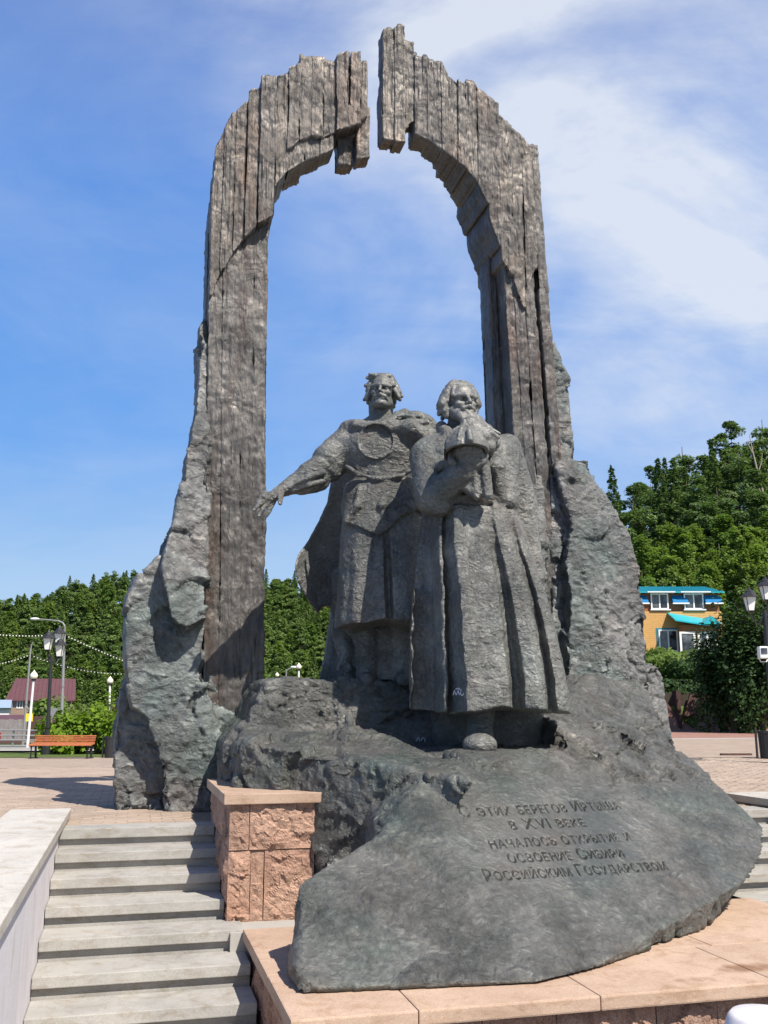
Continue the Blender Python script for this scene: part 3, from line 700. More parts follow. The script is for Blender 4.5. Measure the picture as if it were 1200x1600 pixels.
# pink ledge the boulder stands on
lg = thing('stone_ledge', 'pink granite ledge with polished slabs under the front of the boulder', 'ledge', fr2w(np.array([[2.2, -4.7, -1.5]]))[0])
for a_, b_ in ((-0.23, 0.55), (0.55, 1.75), (1.75, 3.05), (3.05, 4.65)):
    rbox((a_ + .002, -6.06, -0.71), (b_ - .002, -5.05, -0.62), 'cap_slab', M['pink_cap'], lg, 0.012)
rbox((-0.23, -5.046, -0.71), (0.3, -3.95, -0.62), 'cap_slab', M['pink_cap'], lg, 0.01)
rbox((-0.23, -3.946, -0.71), (0.9, -3.57, -0.624), 'cap_slab', M['pink_cap'], lg, 0.01)
rbox((-0.33, -3.565, -1.4), (0.9, -2.75, -0.655), 'core', M['concrete'], lg, 0)
rbox((3.2, -5.046, -0.71), (4.65, -3.45, -0.62), 'cap_slab', M['pink_cap'], lg, 0.01)
rbox((1.6, -5.046, -0.71), (3.196, -4.0, -0.62), 'cap_slab', M['pink_cap'], lg, 0.01)
rbox((0.304, -5.046, -0.71), (1.596, -4.0, -0.62), 'cap_slab', M['pink_cap'], lg, 0.01)
rbox((0.1, -5.0, -1.4), (4.4, -3.6, -0.72), 'core', M['concrete'], lg, 0)
x_ = -0.18; k_ = 30
for L_ in (0.55, 0.62, 0.5, 0.7, 0.45, 0.55, 0.6, 0.42, 0.39):
    for z0, z1 in ((-1.1, -0.712), (-1.5, -1.1)):
        k_ += 1; rough_block('stone', (x_, -5.96, z0), (x_ + L_, -5.3, z1), M['rough_pink'], lg, 0.016, 0.028, k_, 0.008)
    x_ += L_
for d0, d1 in ((-5.3, -4.7), (-4.7, -4.2), (-4.2, -3.65)):
    for z0, z1 in ((-1.1, -0.712), (-1.5, -1.1)):
        k_ += 1; rough_block('stone', (-0.17, d0, z0), (0.2, d1, z1), M['rough_pink'], lg, 0.016, 0.028, k_, 0.008)
print('stones', round(time.time() - T0, 2))

# ------------------------------------------------------------------ the broken arch
def slits(S, Z, seed, w_=0.034, L_=0.8):
    r = np.zeros(len(S))
    for q, (ww, ll, am) in enumerate(((w_, L_, 1.0), (w_ * 2.3, L_ * 1.7, 0.9), (w_ * .6, L_ * .45, 0.5))):
        i = np.floor(S / ww + 0.35 * np.floor(Z / 2.3)).astype(np.int64); o = _h(i, i * 0 + 5, i * 0, 17 + q); j = np.floor(Z / ll + o * 7).astype(np.int64)
        r = r + am * (_h(i, j, i * 0 + q, 23) * 2 - 1)
    return r
def plank(name, parent, m, s0, s1, zb, zt, d0, d1, seed, res=(0.0115, 0.09, 0.03), amp=1.0, lean=0.0, rag=0.03):
    """one upright plank of the arch: zb, zt are callables of s (bottom and top outline)"""
    zmid0, zmid1 = float(np.mean(zb(np.array([s0, s1])))), float(np.mean(zt(np.array([s0, s1]))))
    u, Q = grid_block((s0, d0, zmid0), (s1, d1, zmid1), res)
    S = s0 + u[:, 0] * (s1 - s0); D = d0 + u[:, 1] * (d1 - d0); Z = zb(S) + (zt(S) - zb(S)) * u[:, 2]
    S = S + lean * (Z - zmid0)
    W = fr2w(np.stack([S, D, Z], 1)); n = vnormals(W, Q)
    g = W * np.array([1, 1, 0.2])
    ed = np.minimum(u[:, 0], 1 - u[:, 0]) * (s1 - s0); fc = np.clip(ed / 0.03, 0.25, 1)
    h = 0.0095 * slits(S, Z, 1) + 0.008 * fbm(g / 0.10, 3, 3) + 0.008 * fbm(W / 0.07, 2, 9) + 0.012 * vnoise(W / 0.6 + 3, 4)
    h = h - 0.004 * np.clip(1 - ed / 0.02, 0, 1)
    W = W + n * (h * amp)[:, None]
    W[:, 2] += rag * vnoise(W * np.array([9, 9, 0.01]) + seed, 8) * (u[:, 2] > 0.97)
    return part(name, W, Q, m, parent, True)
def pxfn(pts, d):
    """outline given in picture pixels -> height over s on the plane at depth d"""
    a = np.array([sz(x, y, d) for x, y in pts]); o = np.argsort(a[:, 0]); a = a[o]
    return lambda S: np.interp(S, a[:, 0], a[:, 1])
def px_plank(parent, m, x0, x1, t0, t1, b0, b1, d0, d1, seed, over=0.012, **k):
    ft, fb = pxfn([(x0, t0), (x1, t1)], d0), pxfn([(x0, b0), (x1, b1)], d0)
    ymid = (t0 + t1 + b0 + b1) / 4
    s0, s1 = sz(x0, ymid, d0)[0], sz(x1, ymid, d0)[0]
    return plank('plank', parent, m, s0 + 0.004, s1 + over, fb, ft, d0, d1, seed, **k)
archL = thing('arch_half', 'left half of the broken bronze arch with a jagged top of upright planks', 'arch', fr2w(np.array([[-0.1, 0.45, 0]]))[0], 'halves of the broken arch')
archR = thing('arch_half', 'right half of the broken bronze arch with the taller pointed tip at the gap', 'arch', fr2w(np.array([[3.75, 0.45, 0]]))[0], 'halves of the broken arch')
# left crown planks: x0 x1 top0 top1 bottom0 bottom1 front back
LEFT = [(331, 347, 240, 206, 462, 424, -.05, .86), (347, 366, 205, 176, 424, 393, -.06, .9), (366, 384, 174, 158, 393, 370, -.07, .88), (384, 405, 142, 137, 370, 349, -.11, .9),
        (405, 431, 121, 117, 349, 334, -.16, .9), (431, 450, 117, 115, 291, 266, -.09, .66), (450, 468, 103, 100, 234, 221, -.12, .3), (468, 487, 87, 88, 220, 213, -.11, .28), (487, 505, 88, 90, 213, 214, -.125, .3),
        (505, 526, 92, 95, 216, 206, -.09, .34), (526, 546, 83, 80, 203, 199, -.15, .34), (546, 563, 80, 78, 199, 192, -.13, .34), (562, 573, 94, 96, 190, 182, -.06, .3)]
for i, a in enumerate(LEFT): px_plank(archL, M['crown'], *a, seed=i * 1.7)
for i, a in enumerate([(450, 476, 190, 190, 268, 252, -.075, .50), (476, 500, 180, 180, 252, 243, -.07, .32), (500, 522, 180, 180, 243, 233, -.075, .30),
                       (527, 552, 170, 170, 257, 259, .10, .36), (557, 577, 172, 168, 249, 246, -.0, .28), (543, 560, 170, 170, 215, 213, .1, .34)]): px_plank(archL, M['crown'], *a, seed=40 + i * 1.3)
RIGHT = [(595, 605, 137, 134, 214, 217, -.04, .22), (598, 616, 46, 40, 217, 220, -.07, .20), (616, 632, 39, 38, 221, 222, -.09, .22), (632, 645, 63, 65, 204, 190, -.05, .24), (644, 650, 83, 84, 210, 212, .0, .24),
         (648, 669, 86, 91, 210, 219, -.08, .28), (669, 690, 92, 97, 219, 234, -.06, .34), (690, 700, 100, 114, 234, 241, -.08, .42), (700, 715, 116, 130, 241, 252, -.06, .55), (715, 728, 124, 130, 252, 264, -.08, .62),
         (728, 746, 125, 134, 264, 284, -.07, .72), (746, 762, 135, 145, 284, 318, -.085, .9), (762, 781, 148, 163, 330, 385, -.07, .9), (781, 800, 181, 197, 400, 430, -.075, .9), (800, 818, 199, 213, 430, 480, -.06, .9), (818, 836, 214, 240, 470, 420, -.07, .9)]
for i, a in enumerate(RIGHT): px_plank(archR, M['crown'], *a, seed=80 + i * 1.9)
# piers: upright boards, full height. x at a low and at a high picture row give position and lean
def board(parent, m, lo, hi, ylo, yhi, d0, d1, seed, **k):
    (xa0, xb0), (xa1, xb1) = lo, hi
    A0, B0 = np.array(sz(xa0, ylo, d0)), np.array(sz(xb0, ylo, d0)); A1, B1 = np.array(sz(xa1, yhi, d0)), np.array(sz(xb1, yhi, d0))
    zb, zt = A0[1], A1[1]
    u, Q = grid_block((0, d0, zb), (max(0.06, B0[0] - A0[0]), d1, zt), k.get('res', (0.0115, 0.1, 0.032)))
    t = u[:, 2]; sa = A0[0] + (A1[0] - A0[0]) * t; sb = B0[0] + (B1[0] - B0[0]) * t
    S = sa - .006 + (sb - sa + .016) * u[:, 0]; D = d0 + u[:, 1] * (d1 - d0); Z = zb + (zt - zb) * t
    W = fr2w(np.stack([S, D, Z], 1)); n = vnormals(W, Q); g = W * np.array([1, 1, 0.16])
    ed = np.minimum(u[:, 0], 1 - u[:, 0]) * (sb - sa); fc = np.clip(ed / 0.03, 0.25, 1)
    h = 0.0065 * slits(S, Z, 1, .04, 1.0) + 0.008 * fbm(g / 0.10, 3, 3) + 0.008 * fbm(W / 0.06, 2, 9) + 0.010 * vnoise(W / 0.7 + 3, 4)
    h = h - 0.003 * np.clip(1 - ed / 0.02, 0, 1)
    zj = np.minimum(np.abs((Z - 2.05 - (seed % 1) * 0.02) % 1.22 - 0.61), 1); h = h + 0.010 * np.exp(-((zj) / 0.012) ** 2)
    return part('board', W + n * h[:, None], Q, m, parent, True)
for i, (lo, hi, d0, d1) in enumerate([((318, 342), (330, 350), 0.004, .88), ((341.5, 357), (349.5, 367), -.004, .86), ((356.5, 372), (366.5, 380), 0.0, .86), ((371.5, 392), (379.5, 399), .024, .88), ((391.5, 411), (398.5, 419), 0.028, .9)]):
    board(archL, M['pier'], lo, hi, 1120, 300, d0, d1, 11 + i * 2.37)
board(archL, M['pier'], (311, 322), (326, 334), 1060, 330, .22, .85, 31.3)
for i, (lo, hi, d0, d1) in enumerate([((830, 848), (783, 795), .004, .36), ((847.5, 862), (794.5, 808), -.006, .86), ((861.5, 884), (807.5, 818), .004, .86), ((892, 906), (826, 839), -.02, .88)]):
    board(archR, M['pier'], lo, hi, 1120, 225 if i > 1 else 330, d0, d1, 51 + i * 2.11)
board(archR, M['pier'], (883, 893), (817, 827), 1120, 380, .14, .8, 58.2)
board(archR, M['pier'], (790, 840), (761.5, 785), 1120, 330, .36, .76, 61.7)
print('arch', round(time.time() - T0, 2))

# foot rocks leaning on the piers
ROUGH = [('n', 1.0, 0.03), ('f', 0.55, 0.05), ('c', 0.8, 0.045), ('f', 0.2, 0.014), ('w', 0.16, 0.006), ('w', 0.06, 0.0035)]
def rock_object(name, parent, lo, hi, res, build, m, seed, amps=ROUGH, post=None):
    F = Field(lo, hi, res); build(F); V, Q = F.mesh()
    W = fr2w(V); W = roughen(W, Q, amps, seed)
    if post: W, Q = post(W, Q)
    return part(name, W, Q, m, parent, True)
def left_foot(F):
    pA = Plane((300, 700, -.16), (260, 900, -.46), (325, 900, -.34))
    lobe(F, [(311, 505), (319, 492), (330, 503), (329, 720), (327, 860), (324, 965), (292, 985), (270, 973), (258, 930), (252, 885), (262, 835), (275, 812), (288, 738), (291, 702), (300, 690), (305, 640), (311, 580)], pA, .8, 0.03)
    pB = Plane((260, 900, -.16), (230, 1260, -.26), (330, 1230, -.24))
    lobe(F, [(199, 935), (214, 900), (250, 866), (275, 900), (300, 940), (322, 960), (316, 1050), (345, 1140), (352, 1190), (340, 1240), (332, 1290), (262, 1290), (245, 1172), (228, 1122), (205, 1105), (195, 1040)], pB, .85, 0.03)
    pC = Plane((190, 1060, .20), (180, 1260, .06), (260, 1260, .02))
    lobe(F, [(176, 1290), (178, 1150), (183, 1100), (194, 1048), (215, 1040), (300, 1040), (300, 1290)], pC, .85, 0.04)
    pD = Plane((345, 1100, -.02), (330, 1260, -.12), (380, 1250, -.05))
    lobe(F, [(320, 1040), (345, 1060), (390, 1130), (400, 1290), (320, 1290)], pD, .8, 0.07)
def ground_cut(F, z=-0.02):
    F.F[:, :, :] = np.maximum(F.F, (z - F.ax[2])[None, None, :])
def lf(F): left_foot(F); ground_cut(F)
rock_object('foot_rock', archL, (-1.75, -.8, -.1), (0.55, 1.1, 6.9), 0.024, lf, M['rock'], 3)
def right_foot(F):
    pU = Plane((870, 560, .06), (890, 720, -.02), (860, 720, .02))
    lobe(F, [(855, 535), (868, 531), (879, 560), (892, 592), (896, 640), (901, 712), (905, 800), (860, 800)], pU, .7, 0.05)
    pM = Plane((900, 740, -.12), (890, 1080, -.42), (1005, 1060, -.34))
    lobe(F, [(880, 770), (870, 740), (869, 722), (898, 714), (921, 718), (930, 750), (960, 796), (985, 832), (1000, 880), (1003, 930), (1012, 962), (1015, 1030), (1018, 1080), (1010, 1180), (892, 1180), (890, 1080), (888, 1010), (893, 930), (884, 880), (896, 820)], pM, .85, 0.03)
    pN = Plane((870, 760, .05), (870, 1000, -.10), (900, 1000, -.10))
    lobe(F, [(868, 740), (885, 730), (900, 800), (900, 1180), (866, 1180), (862, 1000), (866, 900), (860, 820)], pN, .85, 0.05)
    pR = Plane((1030, 1050, .1), (1010, 1160, -.1), (1060, 1160, .05))
    lobe(F, [(1000, 1060), (1015, 1040), (1031, 1034), (1046, 1060), (1056, 1100), (1060, 1200), (990, 1200)], pR, .9, 0.06)
    pP = Plane((840, 760, .0), (840, 1100, -.16), (880, 1100, -.16))
    lobe(F, [(812, 720), (840, 700), (852, 760), (856, 900), (850, 1000), (868, 1180), (780, 1180), (790, 900)], pP, .85, 0.06)
def rf(F): right_foot(F); ground_cut(F)
rock_object('foot_rock', archR, (3.2, -.9, -.1), (6.0, 1.15, 6.6), 0.025, rf, M['rock'], 21)
print('foot rocks', round(time.time() - T0, 2))

# ------------------------------------------------------------------ the inscribed boulder
_old = Plane((465, 1552, -5.50), (1150, 1462, -4.80), (800, 1240, -4.12))
_pt = lambda px, py: (px, py, float(to_frame(at_z(px, py, -.62))[1]))
_T = (690, 1290, float(_old.hit(690, 1290)[1]) - .03)
P1A = Plane(_pt(463, 1556), _pt(850, 1540), _T); P1 = Plane(_pt(850, 1540), _pt(1152, 1466), _T)
h1, h2 = P1.hit(905, 1525), P1.hit(1165, 1376)
hb = P1.hit(1120, 1490); hb = hb + np.array([0, 0.42, 0])
A_ = np.array([[1, h1[0], h1[2]], [1, h2[0], h2[2]], [1, hb[0], hb[2]]]); kk = np.linalg.solve(A_, np.array([h1[1], h2[1], hb[1]]))
P3 = Plane.__new__(Plane); P3.k = kk; P3.n = 1 / math.sqrt(1 + kk[1] ** 2 + kk[2] ** 2)
boulder = thing('inscribed_boulder', 'dark bronze boulder with an engraved Russian inscription under the two statues', 'boulder', fr2w(np.array([[2.0, -3.0, -0.6]]))[0])
def plateau(S, D, Z): return Z - (0.60 + 0.20 * np.clip(D + 4.05, -2, 2.6) + 0.12 * np.clip(D + 1.45, 0, 3) + 0.02 * (S - 2) + (0.06 + .05 * np.clip(D + 4.05, 0, 3)) * np.clip(S - 2.6, 0, 1.6))
_a, _b, _c = P1A.hit(470, 1384), P1A.hit(594, 1305), P1A.hit(465, 1480)
def side_cut(S, D, Z): return (_c[0] + 0.36 * (D - _c[1]) - S - 0.10) * 0.9
def top_cut(S, D, Z):
    t = (S - _a[0]) / (_b[0] - _a[0]); return (Z - (_a[2] + (_b[2] - _a[2]) * t + 4.0 * np.maximum(t - 1, 0)) - .02 + 1.1 * (D - (_a[1] + (_b[1] - _a[1]) * t) - .05)) * 0.7
def build_boulder(F):
    main = [(465, 1580), (464, 1540), (466, 1480), (470, 1384), (500, 1353), (560, 1323), (594, 1305), (640, 1240), (700, 1190), (770, 1150), (860, 1100), (905, 1060), (1000, 1060), (1060, 1168), (1120, 1222), (1196, 1294), (1191, 1340), (1167, 1385), (1155, 1462), (1140, 1520), (800, 1620)]
    lobe(F, main, P1A, 0.3, 0.012, fronts=(P1, P3), outline=[(P1A if p[0] < 690 or (p[0] < 850 and p[1] > 1400) else P1).hit(*p)[[0, 2]] for p in main], cuts=(plateau, side_cut, top_cut))
    p2 = Plane.__new__(Plane); p2.k = np.array([-2.50 - .17 * 1.12, -1.12, .06]); p2.n = 1 / math.sqrt(1 + 1.12 ** 2 + .06 ** 2)
    lobe(F, [(369, 1168), (371, 1246), (430, 1252), (476, 1330), (490, 1480), (600, 1440), (690, 1300), (760, 1195), (690, 1150), (600, 1120), (440, 1110), (404, 1130)], p2, 0.0, 0.014,
         cuts=(lambda S, D, Z: Z - (0.845 + 0.14 * np.clip(D + 2.5, -2, 3)),))
    p3 = Plane((410, 1075, -1.40), (410, 1150, -1.52), (640, 1150, -1.58))
    lobe(F, [(417, 1058), (500, 1040), (720, 1040), (760, 1220), (372, 1220), (386, 1140), (403, 1085)], p3, 0.35, 0.045, cuts=(lambda S, D, Z: Z - 1.49,))
    # small sunlit knob against the step, and the hollow the bearded statue stands in
    a = to_frame(at_y(550, 1135, 10.35)); F.cone(a + np.array([0, .06, -.02]), a + np.array([0, 0.14, .12]), 0.06, 0.02, k=0.08)
    c = to_frame(at_y(758, 1160, 10.1))
    S, D, Z = F.ax
    hole = smax(smax(np.abs(S - (c[0] + 0.0))[:, None, None] - 0.80, np.abs(D - (-2.50))[None, :, None] - 0.72, 0.3), (0.775 - Z)[None, None, :], 0.04)
    F.put((slice(None),) * 3, hole.astype(np.float32), 0.05, 'cut')
    for pts, r in (([(790, 1215), (812, 1183), (880, 1150)], .014), ([(905, 1150), (960, 1190), (1000, 1205)], .012), ([(600, 1292), (650, 1272), (720, 1262)], .012)):
        q_ = [P1.hit(*p) if p[1] > 1240 else to_frame(at_z(p[0], p[1], 0.5 + 0.215 * 1.4)) for p in pts]
    F.F[:, :, :] = np.maximum(F.F, (-0.605 - F.ax[2])[None, None, :])
# engraved lettering: rasterised in the plane of the front face, then pressed into the mesh
def text_tris(body, size=1.0):
    cu = bpy.data.curves.new('t', 'FONT'); cu.body = body; cu.size = size; o = bpy.data.objects.new('t', cu); COL.objects.link(o)
    bpy.context.view_layer.update(); dg = bpy.context.evaluated_depsgraph_get(); me = bpy.data.meshes.new_from_object(o.evaluated_get(dg))
    v = np.array([x.co[:2] for x in me.vertices]) if len(me.vertices) else np.zeros((0, 2)); me.calc_loop_triangles()
    t = np.array([x.vertices[:] for x in me.loop_triangles]) if len(me.loop_triangles) else np.zeros((0, 3), int)
    bpy.data.objects.remove(o); bpy.data.curves.remove(cu); bpy.data.meshes.remove(me); return v, t
def small_caps(line):
    V, Tt, x = [], [], 0.0
    for ch in line:
        if ch == ' ': x += 0.30; continue
        up = ch.isupper(); v, t = text_tris(ch.upper(), 1.0 if up else 0.76)
        v = v.copy(); mn = v[:, 0].min(); v[:, 0] = (v[:, 0] - mn) * 0.86 + x; wd = v[:, 0].max() - x
        Tt.append(t + sum(len(a) for a in V)); V.append(v); x += wd + 0.115
    return np.concatenate(V), np.concatenate(Tt), x
LINES = [('С этих берегов Иртыша', (722, 1277), (974, 1264), 19), ('в XVI веке', (800, 1296), (920, 1291), 18), ('началось открытие и', (768, 1326), (991, 1313), 19),
         ('освоение Сибири', (797, 1348), (980, 1339), 19), ('Российским Государством', (760, 1377), (1048, 1359), 20)]
TEXT_TRI = []
for body, a, b_, cap in LINES:
    v, t, wd = small_caps(body)
    A = P1.hit(*a); B = P1.hit(*b_); U = P1.hit(a[0], a[1] - cap)
    ax = (B - A) / wd; ay = (U - A) * np.array([0, 1, 1]) / 0.72
    TEXT_TRI.append((A[[0, 2]] + v[:, :1] * ax[[0, 2]] + v[:, 1:] * ay[[0, 2]])[t])
TEXT_TRI = np.concatenate(TEXT_TRI)                       # triangles in (s, z)
T_LO = TEXT_TRI.reshape(-1, 2).min(0) - 0.03; T_HI = TEXT_TRI.reshape(-1, 2).max(0) + 0.03
T_RES = 0.0025
tw, th = np.ceil((T_HI - T_LO) / T_RES).astype(int); TMASK = np.zeros((tw, th), np.float32)
for tri in TEXT_TRI:
    p = (tri - T_LO) / T_RES; lo = np.maximum(np.floor(p.min(0)).astype(int), 0); hi = np.ceil(p.max(0)).astype(int) + 1
    gx, gy = np.meshgrid(np.arange(lo[0], min(hi[0], tw)), np.arange(lo[1], min(hi[1], th)), indexing='ij')
    e = lambda a, b_: (b_[0] - a[0]) * (gy - a[1]) - (b_[1] - a[1]) * (gx - a[0])
    e0, e1, e2 = e(p[0], p[1]), e(p[1], p[2]), e(p[2], p[0])
    TMASK[gx, gy] = np.maximum(TMASK[gx, gy], ((e0 >= 0) & (e1 >= 0) & (e2 >= 0)) | ((e0 <= 0) & (e1 <= 0) & (e2 <= 0)))
for _ in range(2): TMASK = (TMASK + np.roll(TMASK, 1, 0) + np.roll(TMASK, -1, 0) + np.roll(TMASK, 1, 1) + np.roll(TMASK, -1, 1)) / 5
def engrave(W, Q):
    f = np.stack([(W - ORG) @ E1, (W - ORG) @ E2, W[:, 2]], 1)
    near = (f[:, 0] > T_LO[0]) & (f[:, 0] < T_HI[0]) & (f[:, 2] > T_LO[1]) & (f[:, 2] < T_HI[1]) & (np.abs(f[:, 1] - P1(f[:, 0], f[:, 2])) < 0.25)
    sel = near[Q].all(1)
    me = mesh_from('tmp', W, Q, True); bm = bmesh.new(); bm.from_mesh(me); bm.faces.ensure_lookup_table()
    es = set()
    for i in np.nonzero(sel)[0]: es.update(bm.faces[i].edges)
    bmesh.ops.subdivide_edges(bm, edges=list(es), cuts=4, use_grid_fill=True)
    bmesh.ops.triangulate(bm, faces=[f_ for f_ in bm.faces if len(f_.verts) > 4])
    bm.verts.ensure_lookup_table(); W2 = np.array([v.co[:] for v in bm.verts]); faces = [[v.index for v in f_.verts] for f_ in bm.faces]; bm.free(); bpy.data.meshes.remove(me)
    f = np.stack([(W2 - ORG) @ E1, (W2 - ORG) @ E2, W2[:, 2]], 1)
    ij = ((f[:, [0, 2]] - T_LO) / T_RES).astype(int); ok = (ij[:, 0] >= 0) & (ij[:, 1] >= 0) & (ij[:, 0] < tw) & (ij[:, 1] < th) & (np.abs(f[:, 1] - P1(f[:, 0], f[:, 2])) < 0.25)
    hgt = np.zeros(len(W2)); hgt[ok] = TMASK[ij[ok, 0], ij[ok, 1]]
    nrm = -(np.array(E2) - P1.k[1] * E1 - P1.k[2] * np.array([0, 0, 1])); nrm /= np.linalg.norm(nrm)
    return W2 - nrm * (0.021 * np.clip(hgt * 1.5, 0, 1))[:, None], faces, hgt
F = Field((-.75, -5.95, -.65), (5.0, 0.4, 1.7), 0.026); build_boulder(F); V, Q = F.mesh(); W = fr2w(V)
fr = V; tz = np.exp(-(((fr[:, 0] - (T_LO[0] + T_HI[0]) / 2) / 1.35) ** 2 + ((fr[:, 2] - (T_LO[1] + T_HI[1]) / 2) / 0.55) ** 2) ** 2)
W0 = W; W = roughen(W, Q, [('f', 0.85, 0.065), ('c', 0.9, 0.05), ('f', 0.33, 0.022), ('f', 0.16, 0.010), ('w', 0.16, 0.007), ('w', 0.06, 0.003)], 41)
fm = np.exp(-((np.maximum(P1A(fr[:, 0], fr[:, 2]), P1(fr[:, 0], fr[:, 2])) - fr[:, 1]) / 0.16) ** 2) * (fr[:, 2] < 0.45)
W = W0 + (W - W0) * ((1 - 0.97 * tz) * (1 - 0.66 * np.maximum(fm, ((fr[:, 0] < 0.45) & (fr[:, 1] < -3.7)) * 1.0)) * (1 - 0.85 * np.exp(-((fr[:, 0] - 2.2) / .75) ** 2 - ((fr[:, 1] + 3.15) / .55) ** 2)))[:, None]
W[:, 2] = np.maximum(W[:, 2], -0.612)
W2, fc, hgt = engrave(W, Q)
bo = part('rock', W2, fc, M['slab'], boulder, True)
at = bo.data.attributes.new('engraved', 'FLOAT', 'POINT'); at.data.foreach_set('value', hgt.astype(np.float32))
tz2 = np.exp(-((((W2 - ORG) @ E1 - (T_LO[0] + T_HI[0]) / 2) / 1.0) ** 2 + ((W2[:, 2] - (T_LO[1] + T_HI[1]) / 2) / 0.36) ** 2) ** 2)
at = bo.data.attributes.new('calm', 'FLOAT', 'POINT'); at.data.foreach_set('value', tz2.astype(np.float32))
tt_ = M['slab'].node_tree; ca = tt_.nodes.new('ShaderNodeAttribute'); ca.attribute_name = 'calm'; cm_ = tt_.nodes.new('ShaderNodeMath'); cm_.operation = 'MULTIPLY_ADD'; cm_.inputs[1].default_value = -0.68; cm_.inputs[2].default_value = 1.0
tt_.links.new(ca.outputs['Fac'], cm_.inputs[0]); tt_.links.new(cm_.outputs[0], [n for n in tt_.nodes if n.type == 'BUMP'][0].inputs['Strength'])
# base colour multiplied darker inside the letters
m_ = M['slab']; t_ = m_.node_tree; an = t_.nodes.new('ShaderNodeAttribute'); an.attribute_name = 'engraved'
pb = [n for n in t_.nodes if n.type == 'BSDF_PRINCIPLED'][0]; src = pb.inputs['Base Color'].links[0].from_socket
mx = t_.nodes.new('ShaderNodeMixRGB'); mx.blend_type = 'MULTIPLY'; t_.links.new(an.outputs['Fac'], mx.inputs[0]); t_.links.new(src, mx.inputs[1]); mx.inputs[2].default_value = (0.40, 0.39, 0.38, 1)
t_.links.new(mx.outputs[0], pb.inputs['Base Color'])
print('boulder', round(time.time() - T0, 2), len(W2))

# ------------------------------------------------------------------ the statues
def loft(F, rows, k=0.03, fold=None, pw_=2.4, zlo=None, zhi=None, op='add', grow=0.0, clip=None, hem=None):
    """rows: (py, x left, x right, Y centre, half depth), top to bottom"""
    A = []
    for py, xl, xr, Yc, ry in rows:
        a, b_ = at_y(xl, py, Yc), at_y(xr, py, Yc); A.append((a[2], (a[0] + b_[0]) / 2, Yc, (b_[0] - a[0]) / 2 + grow, ry + grow))
    A = np.array(sorted(A)); z0 = A[0, 0] if zlo is None else zlo; z1 = A[-1, 0] if zhi is None else zhi
    def fn(X, Y, Z):
        zz_ = Z.ravel(); g = [np.interp(zz_, A[:, 0], A[:, i])[None, None, :] for i in range(1, 5)]
        x = (X - g[0]) / g[2]; y = (Y - g[1]) / g[3]
        d = ((np.abs(x) ** pw_ + np.abs(y) ** pw_) ** (1 / pw_) - 1) * np.minimum(g[2], g[3])
        if fold is not None: d = d - fold(x, zz_[None, None, :]) * np.clip(-y * 3 + 0.4, 0, 1)
        d = smax(smax(d, (z0 if hem is None else z0 + hem(x, y)) - Z, 0.02 if hem else 0.03), Z - z1, 0.03)
        if clip is not None: d = smax(d, clip(X, Y, Z), 0.025)
        return d
    mx_ = A[:, 3].max() + 0.15; my = A[:, 4].max() + 0.2
    F.do(fn, (A[:, 1].min() - mx_, A[:, 2].min() - my, z0 - .02), (A[:, 1].max() + mx_, A[:, 2].max() + my, z1 + .02), k, op)
def polyslab(F, pts, Y0, yc, th, k=0.03, kr=0.03, op='add', edge=None):
    P = np.array([at_y(x, y, Y0)[[0, 2]] for x, y in pts]); lo, hi = P.min(0), P.max(0)
    def fn(X, Y, Z):
        p2 = poly2d(P, X[:, 0, :], Z[0, :, :])[:, None, :]
        t = th if edge is None else th + edge(p2)
        return smax(p2, np.abs(Y - yc(X, Z)) - t, kr)
    cs = [yc(x, z) for x in (lo[0], hi[0]) for z in (lo[1], hi[1])]
    F.do(fn, (lo[0], min(cs) - 0.5, lo[1]), (hi[0], max(cs) + 0.5, hi[1]), k, op)

